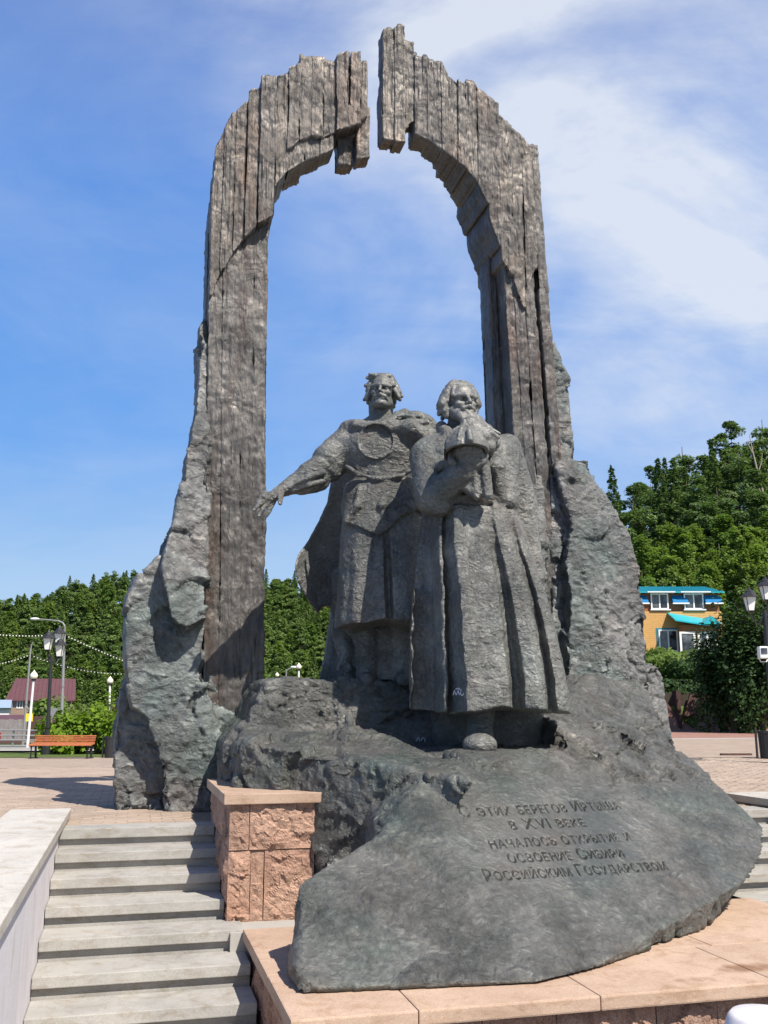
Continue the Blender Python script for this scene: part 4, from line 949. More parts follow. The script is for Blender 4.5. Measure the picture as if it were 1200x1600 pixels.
def head(F, chin, h, yaw, up, roll, o):
    """chin: world point under the skull; local x to the picture's right, f out of the face, z up, in head heights"""
    cy, sy = math.cos(yaw), math.sin(yaw)
    Fw = np.array([sy, -cy, 0.0]); Rt = np.array([cy, sy, 0.0]); Up = np.array([0, 0, 1.0])
    Fw, Up = Fw * math.cos(up) + Up * math.sin(up), Up * math.cos(up) - Fw * math.sin(up)
    Rt, Up = Rt * math.cos(roll) + Up * math.sin(roll), Up * math.cos(roll) - Rt * math.sin(roll)
    Mx = np.stack([Rt, Fw, Up], 1); c = np.asarray(chin)
    W = lambda x, f, z: c + h * (x * Rt + f * Fw + z * Up)
    E = lambda p, r, k=0.03, op='add': F.ell(W(*p), np.array(r) * h, k * h, op, Mx)
    C_ = lambda a, b, ra, rb=None, k=0.04, op='add': F.cone(W(*a), W(*b), ra * h, (ra if rb is None else rb) * h, k * h, op)
    E((0, -.10, .64), (.33, .40, .36)); E((0, .10, .40), (.265, .29, .36), .1); E((0, .20, .70), (.27, .21, .22), .1)
    E((0, .22, .14), (.19, .19, .13), .1); C_((-.22, .02, .22), (-.10, .26, .10), .10, .09, .1); C_((.22, .02, .22), (.10, .26, .10), .10, .09, .1)
    for s in (-1, 1):
        E((s * .17, .27, .42), (.10, .09, .07), .06)
        E((s * .135, .46, .535), (.115, .16, .088), .03, 'cut')
    C_((-.25, .27, .615), (-.04, .425, .600), .052, .055, .03); C_((.25, .27, .615), (.04, .425, .600), .052, .055, .03)
    for s in (-1, 1):
        E((s * .135, .305, .535), (.06, .055, .048), .012)
        C_((s * .07, .345, .575), (s * .21, .30, .565), .018, .016, .012); C_((s * .07, .335, .497), (s * .20, .30, .505), .014, .013, .012)
        E((s * .345, -.02, .50), (.05, .10, .14), .03)
    C_((0, .40, .60), (0, .52, .41), .036, .044, .025); E((-.05, .45, .39), (.036, .055, .034), .02); E((.05, .45, .39), (.036, .055, .034), .02)
    C_((-.11, .42, .255), (.11, .42, .255), .022, .022, .02, 'cut')
    C_((-.09, .40, .215), (.09, .40, .215), .042, None, .03)
    for s in (-1, 1):
        C_((0, .455, .315), (s * .13, .40, .275), .05, .048, .02); C_((s * .13, .40, .275), (s * .20, .33, .20), .048, .03, .02)
    E((0, .27, .10), (.17, .17, .11), .06)
    r_ = random.Random(o['seed'])
    for i in range(o['locks']):                                   # hair as many overlapping locks
        a = r_.uniform(-1, 1) * math.pi * 0.80; zt = r_.uniform(.5, 1.0)
        rad = .36 * math.sqrt(max(0.02, 1 - ((zt - .62) / .44) ** 2)) + .03
        x, f = math.sin(a) * rad * .98, -math.cos(a) * rad * 1.1 - .06
        if f > .12 and zt < .86: continue
        dx, df = x * .25 + r_.uniform(-.06, .06), f * .2
        C_((x, f, zt), (x + dx, f + df, max(.30, zt - r_.uniform(.14, .26))), r_.uniform(.055, .085), .05, .03)
    E((0, -.12, .70), (.385, .44, .365), .04); E((0, .10, .93), (.29, .20, .085), .05)
    for a, b, ra, rb in o.get('extra', ()): C_(a, b, ra, rb, .03)
    return W, C_, E

def finish_figure(F, m, parent, name, seed, hamm=0.006):
    V, Q = F.mesh(); n = vnormals(V, Q)
    h = hamm * fbm(V / 0.11 + seed, 3, seed) + 0.6 * hamm * facets(V / 0.07, seed) + 0.4 * hamm * vnoise(V / 0.4, seed)
    return part(name, V + n * h[:, None], Q, m, parent, True)
FRES = 0.0115
# --- left statue: a cloaked man with his arm stretched out
Y0 = 11.0
stL = thing('statue', 'bronze statue of a moustached man in a cloak with one arm stretched out', 'statue', at_y(585, 1060, Y0))
P = lambda x, y, dy=0.0: at_y(x, y, Y0 + dy)
F = Field((-1.62, 10.25, 1.42), (0.80, 11.75, 5.22), FRES)
rowsL = [(652, 578, 622, 11.08, .15), (664, 556, 660, 11.07, .22), (676, 540, 668, 11.03, .28), (692, 534, 664, 11.0, .34), (715, 534, 658, 11.0, .36), (738, 541, 650, 11.0, .31), (752, 545, 648, 11.0, .295),
         (780, 541, 652, 11.0, .34), (830, 533, 660, 11.0, .39), (900, 529, 668, 11.0, .43), (972, 523, 678, 11.0, .48)]
def foldL(u, z):
    zt, zb = 3.35, 2.2; g = np.clip((zt - z) / (zt - zb), 0, 1)
    return g * np.interp(u, [-1, -.72, -.62, -.5, -.2, .02, .08, .14, .2, .5, .75, 1], [0, .0, .05, .06, .02, .05, -.10, -.11, .06, .04, -.05, 0]) * 0.9
loft(F, rowsL, 0.0, foldL, 2.5, zlo=P(590, 974, -.45)[2], hem=lambda x, y: .022 * np.sin(x * 4 + 1) + .008 * np.sin(x * 9 + 2) + .02 * np.sin(y * 5))
# tunic with a pointed hem over the skirt
tunic_hem = [(520, 742), (536, 812), (556, 822), (578, 832), (594, 837), (606, 828), (628, 806), (652, 793), (690, 800), (690, 742)]
HP = np.array([at_y(x, y, 10.6)[[0, 2]] for x, y in tunic_hem])
loft(F, rowsL, 0.01, None, 2.5, zlo=P(590, 842, -.4)[2], zhi=P(590, 746, -.4)[2], grow=0.045, clip=lambda X, Y, Z: np.broadcast_to(poly2d(HP, X[:, 0, :], Z[0, :, :])[:, None, :], np.broadcast_shapes(X.shape, Y.shape, Z.shape)))
loft(F, rowsL, 0.012, None, 2.5, zlo=P(590, 757, -.3)[2], zhi=P(590, 747, -.3)[2], grow=0.022)
F.chain([P(541, 728, -.28), P(560, 741, -.36), P(590, 748, -.37), P(625, 744, -.36), P(648, 735, -.28)], .018, .05)
F.chain([P(541, 815, -.34), P(558, 790, -.40), P(563, 765, -.36)], .035, .05); F.chain([P(603, 823, -.42), P(597, 790, -.42), P(600, 765, -.36)], .03, .05); F.chain([P(640, 795, -.36), P(625, 780, -.38)], .035, .05)
# neck, cloak collar
F.cone(P(594, 668, .05), P(597, 640, .0), .15, .13, .05)
col_ = [P(540, 668, -.12), P(556, 664, -.24), P(580, 669, -.34), P(606, 664, -.33), P(624, 654, -.20), P(632, 648, .02)]
F.chain(col_, [.03, .05, .05, .065, .08, .08], .05)
F.ell(P(645, 662, -.02), (.26, .30, .12), .05); F.chain([P(606, 668, -.33), P(640, 668, -.34), P(672, 684, -.28), P(690, 706, -.15)], [.05, .08, .10, .10], .07)
F.chain([P(622, 655, -.25), P(650, 655, -.24), P(676, 668, -.15)], [.05, .07, .08], .07); F.ell(P(552, 668, .0), (.14, .2, .06), .08)
for a, b_ in (((612, 662), (668, 672)), ((616, 658), (668, 660)), ((622, 650), (655, 650))): F.cone(P(*a, -.36), P(*b_, -.33), .018, .03, .02)
# breastplate disc
c = P(587, 690, -.338); tl = math.radians(4)
ax_ = np.array([0.0, -math.cos(tl), math.sin(tl)])
def disc(rad, t0, t1):
    def fn(X, Y, Z):
        x, y, z = X - c[0], Y - c[1], Z - c[2]; t = x * ax_[0] + y * ax_[1] + z * ax_[2]
        r_ = np.sqrt(np.maximum(x * x + y * y + z * z - t * t, 0)); return np.maximum(r_ - rad, np.maximum(t0 - t, t - t1))
    return fn
F.ell(P(592, 700, -.1), (.40, .29, .24), .06)
F.do(disc(.21, -.14, .006), c - .3, c + .3, .02); F.do(disc(.197, .0, .2), c - .3, c + .3, .006, 'cut'); F.do(disc(.12, -.14, .006), c - .3, c + .3, .006); F.do(disc(.11, .0, .2), c - .3, c + .3, .006, 'cut'); F.do(disc(.06, -.14, .005), c - .3, c + .3, .02)
# arm: short wide sleeve, loose lower sleeve, hand
F.cone(P(553, 684, .0), P(512, 718, -.10), .20, .185, .08); F.cone(P(540, 694, -.02), P(517, 735, -.08), .17, .14, .05)
F.cone(P(510, 722, -.12), P(487, 741, -.16), .155, .15, .0); F.cone(P(487, 741, -.16), P(446, 764, -.24), .15, .088, .05); F.cone(P(500, 752, -.14), P(470, 762, -.18), .12, .09, .05)
F.chain([P(505, 738, -.30), P(480, 747, -.33), P(455, 760, -.31)], [.035, .04, .02], .03); F.chain([P(505, 752, -.27), P(482, 757, -.30), P(460, 766, -.28)], [.03, .035, .02], .03)
F.cone(P(447, 763, -.24), P(428, 775, -.27), .066, .060, .02); F.cone(P(434, 770, -.26), P(421, 779, -.29), .066, .05, .02)
for kn, md, tp, r0 in (((420, 771, -.30), (411, 776, -.33), (403, 785, -.34), .027), ((416, 779, -.31), (406, 787, -.35), (397, 797, -.36), .028), ((419, 785, -.29), (411, 795, -.32), (404, 806, -.32), .028), ((426, 786, -.26), (421, 797, -.28), (415, 808, -.28), .025)):
    F.chain([P(428, 776, -.27), P(*kn), P(*md), P(*tp)], [.04, r0 + .003, r0, r0 * .72], .012)
F.chain([P(440, 769, -.28), P(438, 779, -.34), P(438, 787, -.36)], [.036, .03, .022], .015)
# legs and boots under the skirt
F.cone(P(574, 965, .25), P(574, 1062, .2), .17, .13, .05); F.cone(P(628, 965, .25), P(632, 1062, .2), .18, .13, .05); F.cone(P(574, 1060, .2), P(572, 1063, .0), .11, .08, .05); F.cone(P(632, 1060, .2), P(630, 1063, 0), .11, .08, .05)
F.cone(P(553, 972, .15), P(558, 1000, .2), .16, .05, .05)
loft(F, [(960, 562, 650, 11.36, .24), (1064, 562, 650, 11.36, .24)], 0.03)
HL = dict(seed=4, locks=70, extra=[((-.28, .12, .93), (-.42, .16, .90), .10, .05), ((-.30, .05, .75), (-.47, .08, .70), .11, .05), ((-.33, 0, .5), (-.40, -.05, .25), .10, .05), ((-.30, -.1, .3), (-.30, -.15, .02), .10, .06),
                                   ((.30, .0, .80), (.44, -.02, .55), .09, .08), ((.40, -.03, .56), (.42, -.05, .38), .085, .05), ((-.1, .18, .96), (.2, .2, .95), .08, .07), ((-.2, .2, .95), (-.35, .22, .99), .07, .04)])
finish_figure(F, M['figure'], stL, 'body', 2)
F = Field((-.38, 10.4, 4.35), (.34, 11.35, 5.24), 0.0065)
head(F, at_y(596, 642, 10.93), .435, math.radians(-8), math.radians(3), math.radians(-3), HL); F.cone(P(594, 668, .05), P(597, 630, .02), .145, .135, .04)
finish_figure(F, M['face'], stL, 'head', 2, .0025)
# cloak hanging behind the arm
F = Field((-1.15, 10.6, 1.75), (0.85, 12.1, 4.75), 0.016)
x46 = P(460, 880)[0]
cape_y = lambda X, Z: 11.02 + 0.95 * np.clip(X - x46, -0.1, .75) ** 0.5 * 0.62 if False else 11.22 + 0.50 * (1 - np.exp(-np.maximum(X - x46, 0) / 0.22))
polyslab(F, [(520, 700), (513, 742), (508, 772), (494, 806), (478, 840), (464, 866), (460, 886), (465, 910), (478, 934), (493, 954), (500, 942), (524, 938), (560, 950), (640, 950), (690, 900), (690, 690), (640, 655), (560, 662)], 11.15,
         cape_y, .05, 0, .05, edge=lambda p2: 0.035 * np.exp(-(p2 / 0.08) ** 2))
finish_figure(F, M['figure'], stL, 'cloak', 5, .0035)
print('left statue', round(time.time() - T0, 2))

# --- figure on the far side of the group: only a sleeve, a hand and part of the robe show past the legs
stB = thing('statue', 'robed bronze figure half hidden behind the legs of the cloaked statue', 'statue', at_y(540, 1062, 11.75))
F = Field((-1.0, 11.2, 1.42), (0.75, 12.4, 3.9), 0.016)
loft(F, [(760, 560, 640, 11.9, .2), (820, 540, 650, 11.9, .3), (950, 521, 650, 11.9, .34), (1000, 515, 655, 11.9, .36), (1068, 503, 660, 11.9, .38)], 0.0, lambda u, z: .03 * np.sin(u * 11))
Pb = lambda x, y, dy=0.0: at_y(x, y, 11.5 + dy)
F.cone(Pb(532, 900, .15), Pb(536, 990, .02), .15, .12, .06); F.cone(Pb(536, 985, .02), Pb(541, 1026, -.02), .13, .105, .05); F.cone(Pb(552, 1010, .05), Pb(552, 1055, .05), .11, .13, .05)
F.cone(Pb(539, 1026, -.06), Pb(538, 1036, -.08), .06, .055, .02)
for a, b_ in (((532, 1036), (528, 1047)), ((536, 1038), (541, 1048)), ((540, 1037), (545, 1049)), ((543, 1035), (549, 1046))): F.cone(Pb(*a, -.1), Pb(*b_, -.12), .026, .018, .01)
F.ell(Pb(600, 745, .4), (.16, .18, .2), .05)
finish_figure(F, M['figure'], stB, 'body', 8)

# --- right statue: bearded man in a long coat
Y1 = 10.2
stR = thing('statue', 'bronze statue of a bearded man in a long heavy coat holding up a helmet', 'statue', at_y(760, 1165, Y1))
P = lambda x, y, dy=0.0: at_y(x, y, Y1 + dy)
F = Field((0.12, 9.2, 0.74), (2.16, 11.0, 4.86), FRES)
rowsR = [(664, 704, 742, 10.3, .16), (678, 684, 766, 10.28, .24), (694, 664, 782, 10.24, .33), (715, 655, 794, 10.2, .39), (745, 653, 801, 10.2, .41), (782, 661, 802, 10.2, .40), (800, 659, 806, 10.2, .42), (850, 652, 820, 10.2, .50),
         (900, 648, 838, 10.2, .55), (950, 643, 853, 10.2, .60), (1000, 641, 866, 10.2, .63), (1050, 640, 877, 10.2, .65), (1108, 640, 887, 10.2, .68)]
FU = [-1, -.85, -.70, -.645, -.61, -.57, -.545, -.46, -.36, -.31, 0, .14, .20, .25, .30, .35, .50, .60, .65, .70, .75, .88, 1]
FD = [0, -.25, -.22, -.12, -.07, -.07, -.20, -.10, .11, .12, .10, .08, -.09, -.15, -.11, .05, .10, .05, -.07, -.07, .05, .06, 0]
def foldR(u, z):
    zt, zb = 3.35, 1.3; g = np.clip((zt - z) / (zt - zb), 0, 1) ** np.where(u < -.2, 0.45, 0.8)
    wob = 0.022 * np.sin(z * 2.3 + .6) + 0.008 * np.sin(z * 7.0 + 1) + 0.006 * np.sin(z * 21)
    return g * np.interp(u + wob * np.where(u < .1, 1, .8) - (1 - g) * 0.10 * (u > 0), FU, FD)
loft(F, rowsR, 0.0, foldR, 2.5, zlo=P(760, 1111, -.6)[2], hem=lambda x, y: .020 * np.sin(x * 5 + .4) + .008 * np.sin(x * 9 + 1) + .025 * np.clip(x - .5, 0, 1) + .02 * np.sin(y * 4))
F.do(lambda X, Y, Z: smax(np.sqrt(((X - 1.20) / .56) ** 2 + ((Y - 10.28) / .40) ** 2 + 0 * Z) * .40 - .40, Z - 1.32, .05), (.2, 9.5, 0.9), (2.0, 10.9, 1.45), .03, 'cut')
F.chain([P(659, 792, -.30), P(700, 788, -.42), P(745, 786, -.44), P(800, 794, -.28)], .02, .02, 'cut')
F.chain([P(659, 780, -.28), P(700, 777, -.41), P(745, 775, -.43), P(800, 782, -.28)], .035, .05)
# shoulders, hanging right sleeve, coat front
F.ell(P(672, 712, .0), (.19, .24, .22), .08); F.ell(P(776, 712, .0), (.20, .26, .22), .08); F.cone(P(785, 715, -.05), P(792, 780, -.18), .18, .14, .06)
F.cone(P(792, 700, .1), P(812, 790, .2), .16, .20, .06); F.cone(P(812, 800, .2), P(832, 900, .15), .17, .14, .06)
F.chain([P(758, 690, -.36), P(775, 730, -.42), P(783, 778, -.36)], [.08, .09, .05], .04)
# lifted arm in a wide sleeve
F.cone(P(668, 715, -.08), P(676, 778, -.36), .20, .185, .06); F.cone(P(678, 778, -.38), P(722, 738, -.62), .165, .135, .04); F.cone(P(690, 792, -.42), P(672, 765, -.36), .10, .12, .05)
F.chain([P(662, 735, -.20), P(690, 728, -.44), P(706, 722, -.60)], [.05, .05, .04], .04); F.chain([P(664, 752, -.28), P(690, 752, -.52)], [.045, .03], .04)
# cloth hanging from the hand
yc_ = lambda X, Z: 9.62 + 0 * X + 0 * Z
polyslab(F, [(706, 730), (722, 722), (760, 712), (767, 735), (769, 774), (752, 779), (736, 777), (722, 766), (708, 752)], 9.62, yc_, .075, .03, .05)
F.chain([P(758, 735, -.66), P(762, 774, -.64)], [.05, .045], .02); F.chain([P(742, 740, -.66), P(744, 776, -.64)], [.035, .035], .02)
F.cone(P(722, 738, -.62), P(738, 722, -.68), .10, .085, .04)
for a, b_ in (((720, 738), (722, 712)), ((728, 734), (735, 711)), ((737, 731), (748, 711)), ((746, 730), (759, 713))): F.chain([P(*a, -.66), P((a[0] + b_[0]) / 2, (a[1] + b_[1]) / 2 + 1, -.70), P(*b_, -.62)], [.042, .038, .03], .012)
F.cone(P(735, 728, -.60), P(731, 704, -.66), .13, .17, .03); F.chain([P(722, 738, -.64), P(706, 722, -.70), P(703, 706, -.66)], [.045, .04, .028], .015)
# neck, collar, head, beard
F.cone(P(722, 676, .05), P(722, 650, .0), .17, .15, .05); F.chain([P(690, 668, -.02), P(700, 678, -.18), P(718, 690, -.3)], [.07, .07, .05], .03); F.chain([P(760, 672, -.02), P(752, 690, -.25)], [.07, .06], .03)
HR = dict(seed=9, locks=80, extra=[((-.36, .05, .78), (-.46, .02, .50), .11, .12), ((-.44, .0, .52), (-.36, .0, .22), .12, .08), ((.34, .05, .80), (.44, .0, .55), .11, .11), ((.42, -.02, .58), (.36, -.04, .30), .11, .08),
                                   ((-.25, .12, .93), (-.38, .10, .75), .10, .08), ((0, .16, .98), (.25, .14, .90), .09, .08), ((-.2, .1, .99), (.1, .1, 1.02), .09, .08)])
BODY_F = F; F = Field((.42, 9.35, 3.75), (1.50, 10.75, 4.90), 0.0075)
Wh, Ch, Eh = head(F, at_y(722, 665, 10.10), .47, math.radians(20), math.radians(4), math.radians(2), HR)
for s in (-1, 1):
    Ch((s * .26, .1, .34), (s * .16, .34, .06), .09, .10, .06); Ch((s * .20, .22, .22), (s * .10, .42, -.10), .08, .08, .05)
r_ = random.Random(5)
for i in range(34):
    t = i / 33 * 2 - 1
    a = (t * .19, .40 - abs(t) * .12 + r_.uniform(-.02, .03), .20 - r_.uniform(0, .08)); b_ = (t * .30 + .16 + r_.uniform(-.03, .03), .52 - abs(t) * .12 + r_.uniform(-.03, .05), -.16 - r_.uniform(0, .1))
    e_ = (t * .34 + .38 + r_.uniform(-.06, .06), .46 + r_.uniform(-.05, .08), -.36 - r_.uniform(0, .16) + .1 * t)
    Ch(a, b_, .055, .065, .02); Ch(b_, e_, .065, .03, .02)
Eh((.12, .38, -.08), (.26, .12, .24), .06)
F.chain([P(735, 668, -.42), P(758, 684, -.50), P(774, 694, -.46)], [.12, .10, .05], .02); F.chain([P(740, 672, -.48), P(764, 698, -.52), P(766, 712, -.46)], [.09, .07, .03], .02)
for i in range(9): F.chain([P(731 + i * 1.5, 660 + i * .3, -.50), P(744 + i * 3, 682 - i * .6, -.56), P(760 + i * 2.4, 704 - i * 2.6, -.54)], [.030, .036, .016], .008)
finish_figure(F, M['face'], stR, 'head', 4, .0025); F = BODY_F
# foot under the hem, and the pillar of cloth it stands on
F.cone(P(750, 1158, -.38), P(749, 1160, -.58), .14, .085, .04); F.ell(P(749, 1166, -.56), (.155, .23, .10), .05); F.ell(P(750, 1163, -.64), (.165, .15, .10), .05); F.cone(P(750, 1150, -.40), P(752, 1090, -.12), .12, .15, .05)
loft(F, [(1080, 672, 850, 10.72, .20), (1180, 676, 850, 10.72, .20)], 0.02)
def zfloor(F, z): F.F[:, :, :] = np.maximum(F.F, (z - F.ax[2])[None, None, :])
zfloor(F, 0.765)
finish_figure(F, M['figure'], stR, 'body', 3)
# helmet
hel = thing('helmet', 'domed bronze helmet with nose guard held up in front of the long beard', 'helmet', P(728, 700, -.75))
F = Field((.62, 9.05, 3.55), (1.35, 9.85, 4.45), 0.0085)
hc = P(727, 709, -.70); Rx, Ry, Rz = .232, .24, .285
tilt = np.array([-.06, .16, 1.0]); tilt /= np.linalg.norm(tilt)
F.ell(hc, (Rx, Ry, Rz), 0)
F.cone(hc + np.array([.0, .03, .25]), hc + np.array([.0, .04, .36]), .05, .022, .08)
def rim(X, Y, Z): return (X - hc[0]) * tilt[0] + (Y - hc[1]) * tilt[1] + (Z - hc[2]) * tilt[2]
def band(X, Y, Z):
    x, y, z = (X - hc[0]) / (Rx + .010), (Y - hc[1]) / (Ry + .010), (Z - hc[2]) / (Rz + .010); g = np.sqrt(x * x + y * y + z * z)
    return np.maximum((g - 1) * .26, np.abs(rim(X, Y, Z) - .035) - .035)
F.do(band, hc - .35, hc + .35, .008)
for a in np.linspace(-2.6, 1.2, 7): F.chain([hc + np.array([math.cos(a) * Rx * 1.0 * math.cos(b_), math.sin(a) * Ry * math.cos(b_), Rz * math.sin(b_)]) for b_ in np.linspace(.12, 1.4, 7)], .012, .015)
nb = hc + np.array([.02, -Ry - .012, .02]); F.cone(nb + np.array([0, .05, .17]), nb + np.array([.006, .005, .06]), .026, .034, .012)
F.chain([nb + np.array([-.06, .04, .19]), nb + np.array([-.05, .0, .02])], [.014, .016], .008, 'cut')
F.do(lambda X, Y, Z: -rim(X, Y, Z) * 1.0 + 0 * X if False else rim(X, Y, Z) + 0 * X, (.62, 9.05, 3.55), (1.35, 9.85, hc[2] - 0.0), 0, 'none')
f_ = -rim(F.ax[0][:, None, None], F.ax[1][None, :, None], F.ax[2][None, None, :]) - 0.0
keep = np.maximum(F.F, f_.astype(np.float32))
F.F = keep.astype(np.float32)
F.ell(hc - np.array([0, 0, .02]), (Rx - .035, Ry - .035, Rz - .05), .01, 'cut')
finish_figure(F, M['face'], hel, 'shell', 6, 0.003)
print('statues', round(time.time() - T0, 2))

# ------------------------------------------------------------------ trees
def leaf_cloud(c, nrm_bias, size, n, rs, flat=1.0):
    """n leaf-sized quads scattered round the points c"""
    d = rs.normal(size=(n, 3)); d /= np.linalg.norm(d, axis=1, keepdims=True)
    if nrm_bias is not None:
        o_ = c - nrm_bias; o_ = o_ / (np.linalg.norm(o_, axis=1, keepdims=True) + 1e-6); d = d * .75 + o_ * .9 + np.array([0, 0, .35]); d /= np.linalg.norm(d, axis=1, keepdims=True)
    a = np.cross(d, rs.normal(size=(n, 3))); a /= np.linalg.norm(a, axis=1, keepdims=True) + 1e-9; b_ = np.cross(d, a)
    s_ = size * rs.uniform(.55, 1.3, (n, 1)); a = a * s_; b_ = b_ * s_ * rs.uniform(.4, .8, (n, 1))
    return np.stack([c - a - b_ * .3, c + b_, c + a - b_ * .2, c - b_], 1).reshape(-1, 3)
def crown_mesh(name, kind, H, Rr, n, size, seed, mat):
    rs = np.random.default_rng(seed); C_ = []
    if kind == 'spruce':
        nb = 90
        for i in range(nb):
            t = i / nb; z = H * (.10 + .90 * t); L = Rr * ((1 - t) ** .75 + .04) * rs.uniform(.65, 1.12); az = i * 2.4 + rs.uniform(-.5, .5)
            m = max(4, int(n / nb * (1.6 - 1.3 * t))); u = rs.uniform(.12, 1, m) ** .8
            x = np.cos(az) * L * u; y = np.sin(az) * L * u; zz_ = z - .25 * L * u ** 2 + rs.normal(0, .03 * H / 10, m)
            w_ = .16 * L * (1.1 - u); x = x + rs.normal(0, 1, m) * w_; y = y + rs.normal(0, 1, m) * w_
            C_.append(np.stack([x, y, zz_ + rs.normal(0, .12, m)], 1))
    elif kind == 'pine':
        nb = 34
        for i in range(nb):
            t = rs.uniform(0, 1); z = H * (.25 + .73 * t); L = Rr * math.sin(math.pi * min(1, (.22 + .74 * t))) ** .7 * rs.uniform(.2, 1.05); az = i * 2.4 + rs.uniform(-.6, .6)
            m = n // nb; r_ = Rr * rs.uniform(.22, .40); g = rs.normal(size=(m, 3)); g /= np.linalg.norm(g, axis=1, keepdims=True); g *= rs.uniform(.55, 1, (m, 1)) * r_
            g[:, 2] *= .6; C_.append(g + np.array([math.cos(az) * L * .8, math.sin(az) * L * .8, z]))
    else:
        nb = 60
        for i in range(nb):
            t = (i + .5) / nb; z = H * (.16 + .80 * t); prof = math.sin(math.pi * (.10 + .86 * t ** .85)) ** .65; L = Rr * prof * rs.uniform(.35, 1.0); az = i * 2.4 + rs.uniform(-.7, .7)
            m = n // nb; r_ = Rr * rs.uniform(.2, .42) * (1.15 - .5 * t); g = rs.normal(size=(m, 3)); g /= np.linalg.norm(g, axis=1, keepdims=True); g *= rs.uniform(.4, 1.05, (m, 1)) * r_
            g[:, 2] *= .85; C_.append(g + np.array([math.cos(az) * L * .82, math.sin(az) * L * .82, z]))
    c = np.concatenate(C_); V = leaf_cloud(c, np.array([0, 0, H * .35]), size, len(c), rs)
    me = mesh_from(name, V, np.arange(len(V)).reshape(-1, 4)); me.materials.append(mat); return me
def trunk_mesh(name, H, r0, seed, limbs=5):
    b = MB(); r_ = random.Random(seed); pts = [(r_.uniform(-.1, .1) * i * .3, r_.uniform(-.1, .1) * i * .3, H * i / 5 * .94 - (0.6 if i == 0 else 0)) for i in range(6)]
    b.tube(pts, [r0 * (1 - .16 * i) for i in range(6)], 6)
    for i in range(limbs):
        z = H * r_.uniform(.3, .75); a = r_.uniform(0, 6.28); L = H * .16
        b.tube([(0, 0, z), (math.cos(a) * L * .6, math.sin(a) * L * .6, z + L * .4), (math.cos(a) * L, math.sin(a) * L, z + L * .9)], [r0 * .4, r0 * .25, r0 * .08], 5)
    me = bpy.data.meshes.new(name); me.from_pydata(b.v, [], b.f); me.materials.append(M['bark']); return me
def species(kind, mat, H, Rr, n, size, nvar, seed):
    return [(crown_mesh('crown', kind, H * (1 + .12 * (i - 1)), Rr * (1 - .1 * (i - 1)), n, size, seed + i, mat), trunk_mesh('trunk', H, .2, seed + i)) for i in range(nvar)]
def plant_tree(sp, name, label, group, x, y, sc, rz, i, zoff=0.0, sxy=1.0):
    cm, tm = sp[i % len(sp)]
    t = thing(name, label, 'tree', (x, y, gh(x, y) + zoff - 0.1), group); t.rotation_euler = (0, 0, rz); t.scale = (sc * sxy, sc * sxy, sc)
    link('crown', cm, None, t); link('trunk', tm, None, t); return t
rs = np.random.default_rng(21)
SP = dict(fs=species('spruce', M['conifer'], 15, 3.1, 3200, .34, 3, 100), fp=species('pine', M['conifer'], 15, 3.6, 3200, .34, 3, 110), fb=species('broad', M['broadleaf'], 12, 3.4, 3400, .34, 3, 120),
          ns=species('spruce', M['dark_conifer'], 15, 2.9, 7000, .20, 3, 130), npn=species('pine', M['dark_conifer'], 15, 3.6, 7500, .20, 3, 140), nb=species('broad', M['broadleaf'], 10, 3.1, 9500, .17, 4, 150))
cnt = 0
for Y in np.arange(172, 306, 6.5):
    for (pa, pb) in ((-70, 262), (392, 560)):
        xa, xb = (pa - 600) / FPX * Y * 1.02, (pb - 600) / FPX * Y * 1.02; step = 3.9
        for x in np.arange(xa, xb, step):
            xx, yy = x + rs.uniform(-1.7, 1.7), Y + rs.uniform(-3.5, 3.5); r_ = rs.uniform(); low = Y < 215
            if r_ < (.24 if low else .36): plant_tree(SP['fs'], 'spruce_tree', 'pointed green spruce among the trees on the far wooded hill behind the arch', 'spruces on the far wooded hill', xx, yy, rs.uniform(.45, .74), rs.uniform(0, 6), cnt)
            elif r_ < (.50 if low else .70): plant_tree(SP['fp'], 'pine_tree', 'round-topped green pine among the trees on the far wooded hill behind the arch', 'pines on the far wooded hill', xx, yy, rs.uniform(.46, .72), rs.uniform(0, 6), cnt)
            else: plant_tree(SP['fb'], 'broadleaf_tree', 'light green leafy tree on the slope of the far wooded hill', 'leafy trees on the far wooded hill', xx, yy, rs.uniform(.5, .78), rs.uniform(0, 6), cnt)
            cnt += 1
n_left = cnt
# nearer, steeper hill on the right
for Y in (84, 88, 92, 97, 102, 108, 114, 120, 126, 133):
    for px in np.arange(915 + (Y % 7) * 5, 1245, 3.4 / Y * FPX):
        x = (px - 600) / FPX * Y * 1.02 + rs.uniform(-.9, .9); yy = Y + rs.uniform(-1.8, 1.8); r_ = rs.uniform(); cnt += 1
        if Y < 98 or (Y < 105 and r_ < .4): plant_tree(SP['nb'], 'broadleaf_tree', 'bright green leafy tree on the slope just behind the orange house', 'leafy trees behind the orange house', x, yy, rs.uniform(.72, 1.0), rs.uniform(0, 6), cnt)
        elif r_ < .45: plant_tree(SP['ns'], 'spruce_tree', 'dark pointed spruce on the crest of the hill above the orange house', 'dark spruces above the orange house', x, yy, rs.uniform(.7, 1.05), rs.uniform(0, 6), cnt)
        else: plant_tree(SP['npn'], 'pine_tree', 'dark bushy pine on the upper hill above the orange house', 'dark pines above the orange house', x, yy, rs.uniform(.7, 1.05), rs.uniform(0, 6), cnt)
fv, ff, nv = [], [], 0
lowc = [np.array([v.co[:] for v in m_.vertices]).reshape(-1, 4, 3) for m_ in (crown_mesh('tmp', 'spruce', 15, 3.1, 420, .75, 901, M['conifer']), crown_mesh('tmp', 'pine', 15, 3.6, 420, .75, 902, M['conifer']), crown_mesh('tmp', 'broad', 13, 3.6, 420, .75, 903, M['conifer']))]
